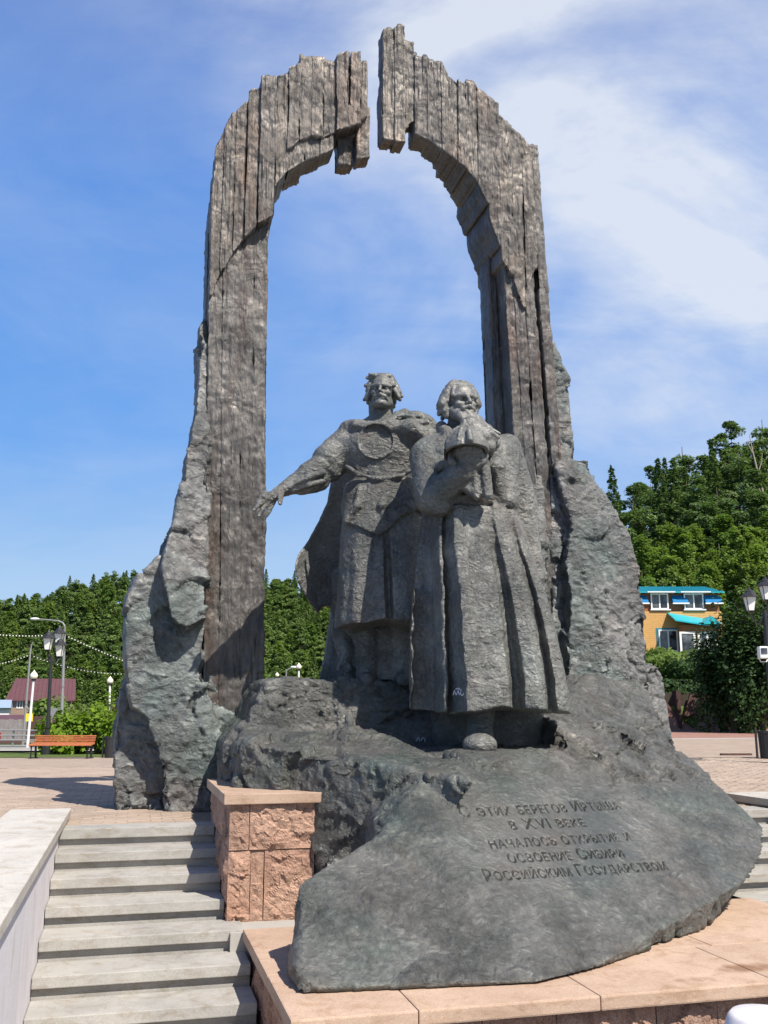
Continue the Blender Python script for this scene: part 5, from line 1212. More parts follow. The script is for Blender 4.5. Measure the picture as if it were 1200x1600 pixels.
spots = [(px, Y) for Y in np.arange(180, 306, 16) for a_, b_ in ((-620, -80), (268, 386), (566, 905)) for px in np.arange(a_, b_, 8.5 / Y * FPX)] + [(px, Y) for Y in (88, 98, 108, 118, 128) for a_, b_ in ((800, 905), (1260, 1700)) for px in np.arange(a_, b_, 5.0 / Y * FPX)]
for k_, (px, Y) in enumerate(spots):
    x = (px - 600) / FPX * Y * 1.02 + rs.uniform(-2, 2); yy = Y + rs.uniform(-4, 4); a_ = rs.uniform(0, 6.28); c_, s_ = math.cos(a_), math.sin(a_); q_ = lowc[k_ % 3].reshape(-1, 3) * rs.uniform(.6, .9)
    fv.append(np.stack([x + q_[:, 0] * c_ - q_[:, 1] * s_, yy + q_[:, 0] * s_ + q_[:, 1] * c_, gh(x, yy) + q_[:, 2]], 1))
fv = np.concatenate(fv); fo_ = part('forest', fv, np.arange(len(fv)).reshape(-1, 4), M['conifer'], None); tag(fo_, 'dense mixed woodland covering the rest of the hills behind the monument', 'woodland', None, 'stuff')
print('trees', len(spots), n_left, cnt - n_left, round(time.time() - T0, 2))
def shrub(name, label, cat, centre, rad, h, n, size, mat, seed, group=None, lumps=14, stems=True):
    rs_ = np.random.default_rng(seed); c0 = np.array(centre, float); C_ = []
    for i in range(lumps):
        a = rs_.uniform(0, 6.28); rr = math.sqrt(rs_.uniform(0, 1)); c = np.array([math.cos(a) * rr * rad[0], math.sin(a) * rr * rad[1], h * rs_.uniform(.25, .82) * (1.05 - .45 * rr)])
        m = n // lumps; g = rs_.normal(size=(m, 3)); g /= np.linalg.norm(g, axis=1, keepdims=True); g *= rs_.uniform(.35, 1.05, (m, 1)) * np.array([rad[0] * .42, rad[1] * .42, h * .26]); C_.append(g + c)
    c = np.concatenate(C_); c[:, 2] = np.abs(c[:, 2]); V = leaf_cloud(c, np.array([0, 0, h * .2]), size, len(c), rs_)
    t = thing(name, label, cat, centre, group); me = mesh_from('foliage', V, np.arange(len(V)).reshape(-1, 4)); link('foliage', me, mat, t)
    if stems:
        b = MB()
        for i in range(7):
            a = i * 2.4; b.tube([c0 + np.array([math.cos(a) * .1, math.sin(a) * .1, -.1]), c0 + np.array([math.cos(a) * rad[0] * .3, math.sin(a) * rad[1] * .3, h * .45]), c0 + np.array([math.cos(a) * rad[0] * .55, math.sin(a) * rad[1] * .55, h * .8])], [.03, .02, .008], 5)
        b.build('stem', M['bark'], t)
    return t
def on_ground(px, Y, dz=0.0): x = (px - 600) / FPX * (Y * math.cos(PITCH) - 1.15 * 0 + 0) / math.cos(PITCH) * 1.0; P_ = at_y(px, 1180, Y); return np.array([P_[0], Y, gh(P_[0], Y) + dz])
for i, (px, Y, rx, h, lb) in enumerate(((95, 37, 1.0, 1.7, 'bright green shrub at the left end of the row behind the orange bench'), (124, 38, 1.0, 2.2, 'taller bright green shrub behind the middle of the orange bench'),
                                        (154, 37.5, 1.0, 2.3, 'bright green shrub behind the right end of the orange bench'), (182, 38.5, 1.0, 2.7, 'tallest bright green shrub partly hidden by the left foot of the arch'), (206, 37, 1.0, 2.2, 'bright green shrub mostly hidden behind the left foot of the arch'))):
    shrub('shrub', lb, 'shrub', on_ground(px, Y), (rx, .9), h, 2600, .10, M['bright_leaf'], 300 + i)
for i, (px, Y, rx, h) in enumerate(((412, 62, 2.2, 2.7), (445, 64, 2.2, 2.4), (478, 60, 2.4, 3.0), (505, 62, 2.2, 3.6), (530, 63, 2.2, 3.2))):
    shrub('shrub', 'bright green roadside shrub seen under the arch beside the globe lamp', 'shrub', on_ground(px, Y), (rx, 1.4), h, 2200, .17, M['bright_leaf'], 320 + i, 'roadside shrubs under the arch')
shrub('garden_tree', 'small round green tree in front of the brown-roofed house', 'tree', on_ground(82, 118), (3.0, 2.5), 7.0, 2600, .3, M['broadleaf'], 340)
# ------------------------------------------------------------------ left side: road, railing, houses
def strip(name, x0, x1, y0, y1, m, lift):
    xs, ysv = np.linspace(x0, x1, 24), np.linspace(y0, y1, 6); S, D = np.meshgrid(xs, ysv); Pz = ground_h(S, D) + lift
    k = np.arange(S.size).reshape(S.shape); qq = np.stack([k[:-1, :-1], k[:-1, 1:], k[1:, 1:], k[1:, :-1]], -1).reshape(-1, 4)
    o = part(name, np.stack([S, D, Pz], -1).reshape(-1, 3), qq, m, None); o['kind'] = 'structure'; return o
strip('road', -90, -3, 44, 57, M['asphalt'], .03); strip('pavement', -90, -3, 40.5, 43.6, M['concrete'], .06); strip('road_shoulder', -90, -3, 57.2, 61, M['concrete'], .05)
b = MB()
for x0 in np.arange(-90, -3, 3.0): b.box((x0, 43.62, gh(x0, 43.8) - .1), (x0 + 2.98, 43.85, gh(x0, 43.8) + .14))
o = b.build('kerb', M['concrete']); o['kind'] = 'structure'
plaza_piece('footpath', -26, -6.5, 25.5, 27.6, M['concrete'], 0.02)
rail = thing('guard_rail', 'grey metal guard rail along the road on the left', 'railing', (-27, 58.5, gh(-27, 58.5)))
for x0 in np.arange(-36, -14, 2.0):
    b = MB(); z = gh(x0, 58.5); b.box((x0 - .04, 58.46, z - .1), (x0 + .04, 58.56, z + 1.0)); b.build('post', M['grey_metal'], rail)
for zz_ in (.35, .62, .92):
    b = MB(); b.tube([(x0, 58.42, gh(x0, 58.5) + zz_) for x0 in np.arange(-36, -13.9, 2.0)], .05, 6); b.build('rail', M['grey_metal'], rail)
def wall_quad(b, A, B, C_, D): b.add([A, B, C_, D], [[0, 1, 2, 3]])
# brown-roofed house
HY = 130.0
hx0, hx1 = at_y(12, 1090, HY)[0], at_y(116, 1090, HY)[0]; hz0 = gh((hx0 + hx1) / 2, HY) - .5; hze = at_y(60, 1092, HY)[2]; hzr = at_y(60, 1062, HY + 4)[2]
house = thing('house', 'tan brick house with a dark maroon metal roof beyond the road', 'house', ((hx0 + hx1) / 2, HY, hz0))
b = MB(); b.box((hx0 + .5, HY, hz0), (hx1 - .6, HY + 8, hze)); b.add([(hx0 + .5, HY, hze), (hx0 + .5, HY + 8, hze), (hx0 + .5, HY + 4, hzr - .3)], [[0, 1, 2]]); b.add([(hx1 - .6, HY, hze), (hx1 - .6, HY + 8, hze), (hx1 - .6, HY + 4, hzr - .3)], [[0, 1, 2]]); b.build('wall', M['brown_brick'], house)
b = MB(); sl = (hzr - hze + .25) / 4.5
for y0, y1, z0, z1 in ((HY - .6, HY + 4, hze - .3, hzr), (HY + 8.6, HY + 4, hze - .3, hzr)):
    b.add([(hx0, y0, z0), (hx1, y0, z0), (hx1 - 0.2, y1, z1), (hx0 + .9, y1, z1), (hx0, y0, z0 + .14), (hx1, y0, z0 + .14), (hx1 - 0.2, y1, z1 + .14), (hx0 + .9, y1, z1 + .14)], [[0, 1, 2, 3], [4, 5, 6, 7], [0, 1, 5, 4], [1, 2, 6, 5], [2, 3, 7, 6], [3, 0, 4, 7]])
rf_ = b.build('roof', M['maroon'], house)
b = MB()
for x0 in np.arange(hx0 + .6, hx1 - .3, .55): b.tube([(x0, HY - .6, hze - .13), (x0 + .3 * 0, HY + 4, hzr + .17)], .03, 4)
o = b.build('seam', M['maroon'], rf_); o['kind'] = 'stuff'
def window(parent, x0, x1, z0, z1, y, mull=1, out=.06, fm='white_pvc', fw=.09):
    b = MB()
    for lo, hi in (((x0, z0), (x1, z0 + fw)), ((x0, z1 - fw), (x1, z1)), ((x0, z0 + fw), (x0 + fw, z1 - fw)), ((x1 - fw, z0 + fw), (x1, z1 - fw))): b.box((lo[0], y - out, lo[1]), (hi[0], y + .02, hi[1]))
    for i in range(mull):
        xm = x0 + (x1 - x0) * (i + 1) / (mull + 1); b.box((xm - fw / 2, y - out + .01, z0 + fw), (xm + fw / 2, y + .02, z1 - fw))
    f_ = b.build('window', M[fm], parent); b = MB(); b.box((x0 + .01, y - .02, z0 + .01), (x1 - .01, y + .005, z1 - .01)); b.build('pane', M['glass'], f_); return f_
for px0, px1, y0, y1 in ((28, 38, 1094, 1107), (40, 45, 1094, 1106), (84, 92, 1094, 1106)):
    A, B = at_y(px0, y1, HY), at_y(px1, y0, HY); window(house, A[0], B[0], A[2], B[2], HY - .02, 1, fw=.12)
house.rotation_euler.z = R(17)
shed = thing('shed', 'small white outbuilding with a pale blue-grey roof at the left edge', 'building', at_y(0, 1118, 122))
A, B = at_y(-45, 1122, 122), at_y(15, 1093, 122); zr_ = A[2] + (B[2] - A[2]) * .55
b = MB(); b.box((A[0], 122, A[2] - 1), (B[0], 128, zr_)); b.build('wall', M['white_wall'], shed)
b = MB(); b.add([(A[0] - .4, 121.5, zr_), (B[0] + .2, 121.5, zr_), (B[0] + .1, 125, B[2]), (A[0] - .3, 125, B[2]), (A[0] - .4, 128.4, zr_), (B[0] + .2, 128.4, zr_)], [[0, 1, 2, 3], [3, 2, 5, 4], [0, 3, 4], [1, 5, 2]]); b.build('roof', M['blue_roof'], shed); shed.rotation_euler.z = R(19)
lean = thing('low_shed', 'long low roof of a maroon shed in front of the brick house', 'shed', at_y(20, 1125, 105))
A, B = at_y(-30, 1130, 105), at_y(42, 1117, 105); b = MB(); b.add([(A[0], 104.5, A[2]), (B[0], 104.5, A[2]), (B[0], 108, B[2]), (A[0], 108, B[2]), (A[0], 108, A[2] - .2), (B[0], 108, A[2] - .2)], [[0, 1, 2, 3], [3, 2, 5, 4], [0, 3, 4], [1, 5, 2]]); b.build('roof', M['maroon'], lean)
b = MB(); b.box((A[0] + .2, 104.8, A[2] - 3), (B[0] - .2, 107.8, A[2] + .02)); b.build('wall', M['brown_fence'], lean); lean.rotation_euler.z = R(19)
def fence(name, label, px0, px1, ytop, ybot, Y, m, w_, gap=.015):
    f_ = thing(name, label, 'fence', at_y((px0 + px1) / 2, ybot, Y)); A, B = at_y(px0, ybot, Y), at_y(px1, ytop, Y); b = MB()
    b.box((A[0], Y + .06, A[2] + .3), (B[0], Y + .12, A[2] + .4)); b.box((A[0], Y + .06, B[2] - .5), (B[0], Y + .12, B[2] - .4)); b.build('rail', m, f_)
    x0 = A[0]; bm_ = None
    while x0 < B[0]:
        if bm_ is None:
            k = MB(); k.box((x0, Y, A[2] - .4), (x0 + w_ - gap, Y + .05, B[2])); bm_ = k.build('board', m, f_)
            base = x0
        else:
            c = bm_.copy(); COL.objects.link(c); c.location.x = x0 - base; c.location.z = rng.uniform(-.05, .05)
        x0 += w_
fence('board_fence', 'pale grey board fence at the far left beyond the road', -30, 36, 1124, 1150, 92, M['grey_fence'], .42)
fence('metal_fence', 'dark brown metal fence in front of the brick house', 37, 84, 1120, 1150, 93, M['brown_fence'], .6, .02)
car = thing('car', 'red car just showing at the left edge beyond the guard rail', 'car', at_y(-20, 1148, 72))
cx0, cz0 = at_y(-12, 1148, 72)[0], gh(-29, 72)
b = MB(); pr_ = [(0, .35), (0, .85), (-.5, .95), (-1.1, 1.0), (-1.7, 1.5), (-3.0, 1.52), (-3.7, 1.0), (-4.2, .9), (-4.25, .35)]
v = [(cx0 + x_, 72 + y_, cz0 + z_) for y_ in (0, 1.7) for x_, z_ in pr_]; n_ = len(pr_); b.add(v, [list(range(n_)), list(range(n_, 2 * n_))[::-1]] + [[i, (i + 1) % n_, n_ + (i + 1) % n_, n_ + i] for i in range(n_)]); b.build('body', M['red_paint'], car, bevel=.05)
b = MB(); b.add([(cx0 - 1.25, 71.99, cz0 + 1.02), (cx0 - 3.6, 71.99, cz0 + 1.02), (cx0 - 3.0, 71.985, cz0 + 1.42), (cx0 - 1.75, 71.985, cz0 + 1.42)], [[0, 1, 2, 3]]); b.build('side_window', M['glass'], car)
for xw in (-.8, -3.4):
    for yw in (0.05, 1.65):
        b = MB(); b.tube([(cx0 + xw, 72 + yw - .1, cz0 + .33), (cx0 + xw, 72 + yw + .1, cz0 + .33)], .33, 14); b.build('wheel', M['rubber'], car)
# bench
BY = 31.0; bl, br_ = at_y(50, 1183, BY), at_y(147, 1181, BY); bz = gh((bl[0] + br_[0]) / 2, BY); Lb = br_[0] - bl[0]; kx = at_y(50, 1150, BY)[2] - bz
bench = thing('park_bench', 'orange slatted park bench with black metal legs on the plaza edge', 'bench', ((bl[0] + br_[0]) / 2, BY, bz))
bh = max(.72, kx); print('bench', Lb, bh)
for i in range(4):
    b = MB(); b.box((bl[0], BY - .42 + i * .115, bz + .40 + .012 * i), (br_[0], BY - .32 + i * .115, bz + .44 + .012 * i)); b.build('slat', M['bench_wood'], bench, bevel=.008)
for i in range(5):
    z = bz + .47 + i * (bh - .47) / 5; b = MB(); b.box((bl[0] + .02, BY + .05 + i * .03, z), (br_[0] - .02, BY + .085 + i * .03, z + (bh - .47) / 5 - .018)); b.build('slat', M['bench_wood'], bench, bevel=.006)
for f_ in (.04, .94):
    x = bl[0] + Lb * f_; b = MB()
    b.tube([(x, BY - .34, bz), (x, BY - .34, bz + .39), (x, BY + .06, bz + .40), (x, BY + .2, bz + bh - .05)], .035, 6); b.tube([(x, BY + .1, bz), (x, BY + .04, bz + .42)], .035, 6); b.box((x - .05, BY - .42, bz), (x + .05, BY + .2, bz + .03)); b.build('leg', M['black_metal'], bench)
def litter_bin(label, px, py, Y, h, r):
    P_ = at_y(px, py, Y); z = gh(P_[0], Y); t = thing('litter_bin', label, 'bin', (P_[0], Y, z)); b = MB(); b.lathe((P_[0], Y, z), [(r * .85, 0), (r * .9, .05), (r, h * .9), (r * 1.06, h * .92), (r * 1.06, h), (r * .8, h), (r * .75, h * .7)], 14); b.build('bin_body', M['black_metal'], t)
    b = MB(); b.tube([(P_[0] - r * 1.3, Y, z), (P_[0] - r * 1.3, Y, z + h * 1.1)], .03, 6); b.tube([(P_[0] + r * 1.3, Y, z), (P_[0] + r * 1.3, Y, z + h * 1.1)], .03, 6); b.build('stand', M['black_metal'], t, kind='stuff')
litter_bin('black litter bin beside the left foot of the arch', 171, 1180, 31.5, .66, .17)
litter_bin('black litter bin at the right edge of the plaza', 1200, 1180, 24.0, .66, .2)
# lamps
def lantern(c, s, parent):
    """four-sided tapering lantern hanging round point c (its middle)"""
    g = MB(); g.lathe(c, [(.115 * s, -.22 * s), (.20 * s, .16 * s)], 4); L = g.build('lantern_glass', M['lamp_glass'], parent)
    k = MB(); k.lathe(c, [(.03 * s, -.30 * s), (.07 * s, -.27 * s), (.125 * s, -.235 * s), (.125 * s, -.22 * s)], 4); k.lathe(c, [(.22 * s, .16 * s), (.27 * s, .17 * s), (.22 * s, .22 * s), (.13 * s, .30 * s), (.12 * s, .34 * s), (.05 * s, .38 * s), (.02 * s, .46 * s)], 8)
    for i in range(4):
        a = (i + .5) * math.pi / 2; k.tube([(c[0] + math.cos(a) * .118 * s, c[1] + math.sin(a) * .118 * s, c[2] - .22 * s), (c[0] + math.cos(a) * .205 * s, c[1] + math.sin(a) * .205 * s, c[2] + .16 * s)], .012 * s, 4)
    k.build('frame', M['black_metal'], L)
def globe_lamp(label, px, pyg, pxb, Y, r, group=None):
    P_ = at_y(px, pyg, Y); xb = at_y(pxb, 1160, Y)[0]; z = gh(xb, Y); t = thing('globe_lamp', label, 'street lamp', (xb, Y, z), group)
    b = MB(); b.tube([(xb, Y, z - .2), (P_[0], Y, P_[2] - r * 1.3)], [.07, .05], 8); b.build('pole', M['white_metal'], t)
    b = MB(); b.lathe((P_[0], Y, P_[2]), [(r * .55, -r * 1.35), (r * .62, -r * 1.0), (r * .7, -r * .8)], 12); b.build('collar', M['black_metal'], t)
    b = MB(); b.lathe((P_[0], Y, P_[2]), [(r * .62, -r * .85), (r * .95, -r * .45), (r * 1.05, 0), (r * .9, r * .5), (r * .5, r * .95), (r * .18, r * 1.3), (r * .05, r * 1.6)], 14); b.build('globe', M['globe'], t, True)
globe_lamp('white lamp post with a teardrop globe in front of the brown-roofed house', 53, 1056, 43, 45, .17)
globe_lamp('white lamp post with a teardrop globe beside the left foot of the arch', 172, 1064, 171, 54, .17)
globe_lamp('larger globe lamp showing under the arch beside the statues', 467, 1042, 466, 56, .15)
globe_lamp('smaller globe lamp showing under the arch close to the left pier', 433, 1055, 433, 70, .14)
# black lantern post
LY = 36.0; P0 = at_y(72, 1170, LY); pt = at_y(83, 1000, LY); z0 = gh(P0[0], LY)
lp = thing('lantern_post', 'tall black lantern post standing behind the orange bench', 'street lamp', (P0[0], LY, z0))
b = MB(); b.tube([(P0[0], LY, z0), (P0[0] + .01, LY, z0 + 1.0), (pt[0] - .03, LY, pt[2] - .55)], [.10, .075, .055], 10); b.lathe((P0[0], LY, z0), [(.16, 0), (.16, .3), (.11, .36), (.1, .9), (.12, .95)], 10); b.build('pole', M['black_metal'], lp)
for dx, dy, dz in ((-.02, -.45, .05), (.16, .35, -.15), (.05, .5, .3)):
    c = (pt[0] + dx, LY + dy, pt[2] - .2 + dz); b = MB(); b.tube([(pt[0] - .03, LY, pt[2] - .75), (c[0] * .5 + pt[0] * .5, LY + dy * .6, pt[2] - .85 + dz * .3), (c[0], c[1], c[2] - .28)], .025, 6); b.build('arm', M['black_metal'], lp); lantern(c, 1.05, lp)
# grey street light with a long arm
SY = 60.0; A = at_y(95, 1165, SY); z0 = gh(A[0], SY); cv = [at_y(*p, SY) for p in ((97, 1100), (101, 990), (101, 978), (98, 973), (91, 970), (80, 969), (62, 967.5))]
sl_ = thing('street_light', 'tall grey street light with a long curved arm to the left', 'street lamp', (A[0], SY, z0))
b = MB(); b.tube([(A[0], SY, z0 - .2)] + cv, [.13, .10, .07, .06, .055, .05, .045, .04], 8); b.build('pole', M['grey_metal'], sl_)
e_ = at_y(54, 967, SY); b = MB(); b.lathe((0, 0, 0), [(.02, -.28), (.13, -.18), (.16, 0), (.13, .2), (.05, .3)], 10); b.v = [(e_[0] + p[2], SY + p[0] * .9, e_[2] + p[1] * .55) for p in b.v]; b.build('lamp_head', M['white_metal'], sl_, True)
# leaning pole with cables, further back
QY = 66.0; A, B = at_y(36, 1158, QY), at_y(47.5, 1018, QY)
tp = thing('utility_pole', 'thin pale pole with a curved tip left of the black lantern post', 'pole', (A[0], QY, gh(A[0], QY)))
b = MB(); b.tube([(A[0], QY, gh(A[0], QY) - .2), B, at_y(49, 1008, QY), at_y(52, 1003, QY)], [.10, .06, .04, .02], 8); b.build('pole', M['grey_metal'], tp)
for px, y0, y1, lb, Y in ((447, 1043, 1047, 'small grey street light between the two globe lamps under the arch', 85),):
    A = at_y(px, 1090, Y); t = thing('street_light', lb, 'street lamp', (A[0], Y, gh(A[0], Y))); b = MB(); b.tube([(A[0], Y, gh(A[0], Y))] + [at_y(*p, Y) for p in ((447, 1060), (447, 1049), (450, 1046), (456, 1043.5))], [.1, .08, .07, .06, .05], 8); b.build('pole', M['grey_metal'], t)
    e_ = at_y(459, 1042.5, Y); b = MB(); b.sphere(e_, .16, 8, 5); b.v = [((x - e_[0]) * 2 + e_[0], y, (z - e_[2]) * .7 + e_[2]) for x, y, z in b.v]; b.build('lamp_head', M['white_metal'], t)
# garlands of bulbs strung between the poles
def garland(label, pts, Y, sag, n, r=.038):
    A, B = at_y(*pts[0], Y), at_y(*pts[1], Y + 1.5); t = thing('string_lights', label, 'string lights', (A + B) / 2); L = []
    for i in range(n + 1): f_ = i / n; L.append(A + (B - A) * f_ - np.array([0, 0, sag * 4 * f_ * (1 - f_)]))
    b = MB(); b.tube(L, .012, 4); b.build('cable', M['wire'], t); b = MB()
    for p in L[1:-1]: b.sphere(p - np.array([0, 0, .05]), r, 6, 4)
    o = b.build('bulbs', M['bulb'], t); o['kind'] = 'stuff'
garland('string of pale bulbs from the left edge to the grey street light', ((-20, 989), (100, 990)), 58, .12, 24)
garland('string of pale bulbs sloping from the street light down to the rock', ((103, 992), (205, 1036)), 58, .05, 22)
garland('string of pale bulbs from the left edge up to the thin leaning pole', ((-10, 1038), (47, 1022)), 64, .08, 12)
garland('lower string of pale bulbs between the thin pole and the left foot of the arch', ((48, 1023), (205, 1052)), 64, .35, 30, .032)
# road signs
for lb, px, py, pb_, Y, m, kind in (('yellow square sign on a short post behind the globe lamp', 46, 1121, 1160, 56, 'yellow', 0), ('grey back of a triangular road sign beside the black lantern post', 81, 1115, 1160, 50, 'grey_metal', 1)):
    A = at_y(px, py, Y); z = gh(A[0], Y); t = thing('road_sign', lb, 'sign', (A[0], Y, z)); b = MB(); b.tube([(A[0], Y + .04, z), (A[0], Y + .04, A[2] + .2)], .03, 6); b.build('post', M['grey_metal'], t); b = MB()
    if kind == 0: b.box((A[0] - .2, Y - .02, A[2] - .22), (A[0] + .2, Y, A[2] + .22))
    else: b.add([(A[0] - .32, Y, A[2] + .28), (A[0] + .32, Y, A[2] + .28), (A[0], Y, A[2] - .3), (A[0] - .32, Y - .02, A[2] + .28), (A[0] + .32, Y - .02, A[2] + .28), (A[0], Y - .02, A[2] - .3)], [[0, 1, 2], [3, 5, 4], [0, 1, 4, 3], [1, 2, 5, 4], [2, 0, 3, 5]])
    b.build('sign_face', M[m], t)
print('left side', round(time.time() - T0, 2))

# ------------------------------------------------------------------ right side: orange house, timber crib wall, lamps
OY = 75.0; U = lambda x, y, Y=OY: at_y(x, y, Y)
oh = thing('house', 'orange wooden house with a turquoise roof on the bank at the right', 'house', U(1065, 1030))
xL, xR = U(940, 980)[0], U(1128, 980)[0]; zB = U(1060, 1034)[2] - 1.2; zW = U(1060, 957)[2]; zE = U(1060, 927)[2]; zT = U(1060, 917, OY + 4)[2] - .98
b = MB(); b.box((xL, OY + .04, zB), (xR, OY + 8, zW)); b.box((xL, OY + .65, zW), (xR, OY + 7.4, zE)); b.build('wall', M['orange_siding'], oh)
b = MB(); z = zB
while z < zW - .05:
    b.box((xL - .03, OY - .015 + .0, z), (xR + .03, OY + .04, z + .135)); z += .15
b.build('siding', M['orange_siding'], oh, kind='stuff')
b = MB(); b.add([(xL - .5, OY - .35, zE), (xR + .3, OY - .35, zE), (xR + .3, OY + 4, zT + .9), (xL - .5, OY + 4, zT + .9), (xL - .5, OY - .35, zE + .08), (xR + .3, OY - .35, zE + .08), (xR + .3, OY + 4, zT + .98), (xL - .5, OY + 4, zT + .98), (xL - .5, OY + 8.3, zE), (xR + .3, OY + 8.3, zE)],
                [[0, 1, 2, 3], [4, 5, 6, 7], [0, 1, 5, 4], [1, 2, 6, 5], [3, 0, 4, 7], [7, 6, 9, 8]]); rf_ = b.build('roof', M['turquoise'], oh)
b = MB()
for x0 in np.arange(xL - .4, xR + .3, .21): b.tube([(x0, OY - .36, zE + .10), (x0, OY + 4, zT + 1.0)], .028, 4)
b.build('roof_rib', M['turquoise'], rf_, kind='stuff')
# sloping blue panels between the upper windows with white drip edges
for xa, xb in ((940, 1012), (1051, 1074), (1102, 1127)):
    A, B = U(xa, 950), U(xb, 940); b = MB(); z0, z1 = U(xa, 941)[2], zE + .02
    b.add([(A[0], OY - .30, z0), (B[0], OY - .30, z0), (B[0], OY + .45, z1), (A[0], OY + .45, z1), (A[0], OY - .30, z0 - .06), (B[0], OY - .30, z0 - .06), (B[0], OY + .45, z0 - .06), (A[0], OY + .45, z0 - .06)], [[0, 1, 2, 3], [0, 1, 5, 4], [1, 2, 6, 5], [3, 0, 4, 7], [4, 5, 6, 7]]); p_ = b.build('blue_panel', M['blue_panel'], oh)
    b = MB(); b.box((A[0] - .05, OY - .36, z0 - .17), (B[0] + .05, OY - .26, z0 - .065)); b.build('drip_edge', M['white_pvc'], p_)
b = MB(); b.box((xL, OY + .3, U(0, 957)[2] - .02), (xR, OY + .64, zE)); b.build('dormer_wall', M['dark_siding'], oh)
for xa, xb in ((1018, 1044), (1070, 1099)):
    A, B = U(xa, 952), U(xb, 927); w_ = window(oh, A[0], B[0], A[2], B[2], OY + .12, 1, .07, 'white_pvc', .10)
    b = MB(); b.box((A[0] - .1, OY - .15, A[2] - .09), (B[0] + .1, OY + .1, A[2] - .003)); b.build('sill', M['white_pvc'], w_)
    b = MB(); b.box((A[0] - .35, OY - .42, B[2] + .02), (B[0] + .45, OY + .2, B[2] + .11)); b.build('drip_edge', M['white_pvc'], w_)
for xa, xb, ya, yb in ((1030, 1058, 1018, 984),):
    A, B = U(xa, ya), U(xb, yb); b = MB(); b.box((A[0] - .16, OY - .05, A[2] - .1), (B[0] + .16, OY - .017, B[2] + .14)); tr_ = b.build('window_trim', M['teal_trim'], oh)
    w_ = window(oh, A[0], B[0], A[2], B[2], OY - .06, 1, .06, 'white_pvc', .11)
# glazed porch with its own turquoise roof
A, B = U(1060, 1022), U(1121, 972); py0 = OY - 1.6
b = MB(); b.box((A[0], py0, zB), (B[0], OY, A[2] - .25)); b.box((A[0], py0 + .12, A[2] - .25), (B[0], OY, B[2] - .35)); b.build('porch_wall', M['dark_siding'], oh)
for xa, xb, dr in ((1064, 1086, True), (1092, 1120, False)):
    a, c = U(xa, 1030 if dr else 1022, py0), U(xb, 987, py0); w_ = window(oh, a[0], c[0], a[2], c[2], py0 + .04, 0 if dr else 1, .06, 'white_pvc', .15); w_.name = 'porch_door' if dr else 'porch_window'
pa, pb2, pc, pd_ = U(1055, 968, py0 - .4), U(1126, 979, py0 - .4), U(1126, 968, OY), U(1052, 957, OY)
b = MB(); b.add([pa, pb2, (pb2[0], OY, pc[2]), (pa[0], OY, pd_[2])] + [tuple(np.array(p) - np.array([0, 0, .1])) for p in (pa, pb2, (pb2[0], OY, pc[2]), (pa[0], OY, pd_[2]))], [[0, 1, 2, 3], [4, 5, 6, 7], [0, 1, 5, 4], [1, 2, 6, 5], [3, 0, 4, 7]])
gq, gr_, gl = U(1112, 962, py0 - .5), U(1128, 975, py0 - .5), U(1096, 975, py0 - .5)
b.add([gl, gq, (gq[0], OY, gq[2]), (gl[0], OY, gl[2]), gr_, (gr_[0], OY, gr_[2])], [[0, 1, 2, 3], [1, 4, 5, 2], [0, 4, 1]]); b.build('porch_roof', M['turquoise'], oh)
# timber crib wall at the foot of the bank
crib = thing('crib_wall', 'weathered brown timber retaining wall with zigzag panels at the foot of the bank', 'wall', (20.5, 56.3, 0))
xw0, xw1 = 14.0, 30.0
b = MB(); b.box((xw0, 56.65, -.3), (xw1, 57.2, 2.15)); b.build('backing', M['earth'], crib)
def slab4(pts, y0, y1):
    k = MB(); k.add([(x, y0, z) for x, z in pts] + [(x, y1, z) for x, z in pts], [[0, 1, 2, 3], [7, 6, 5, 4], [0, 1, 5, 4], [1, 2, 6, 5], [2, 3, 7, 6], [3, 0, 4, 7]]); return k
for i, x0 in enumerate(np.arange(15.2, 29, 2.6)):
    b = MB(); b.box((x0 - 1.0, 56.15, -.1), (x0 - .78, 56.6, 2.3)); b.build('post', M['crib'], crib)
    for pts, yy in ((((x0 - .6, .8), (x0 + .25, .95), (x0 + .75, 2.0), (x0 - .15, 2.05)), 56.3), (((x0 + .5, .9), (x0 + 1.0, .15), (x0 + 1.55, .95), (x0 + 1.0, 1.75)), 56.4), (((x0 - .55, .62), (x0 - .4, .45), (x0 + .45, -.1), (x0 + .1, -.1)), 56.28), (((x0 + .1, .75), (x0 + .3, .85), (x0 + 1.0, .0), (x0 + .8, -.1)), 56.25), (((x0 - .75, .5), (x0 - .6, .55), (x0 - .1, -.1), (x0 - .4, -.1)), 56.35)):
        slab4(pts, yy, yy + .16).build('timber_panel', M['crib'], crib)
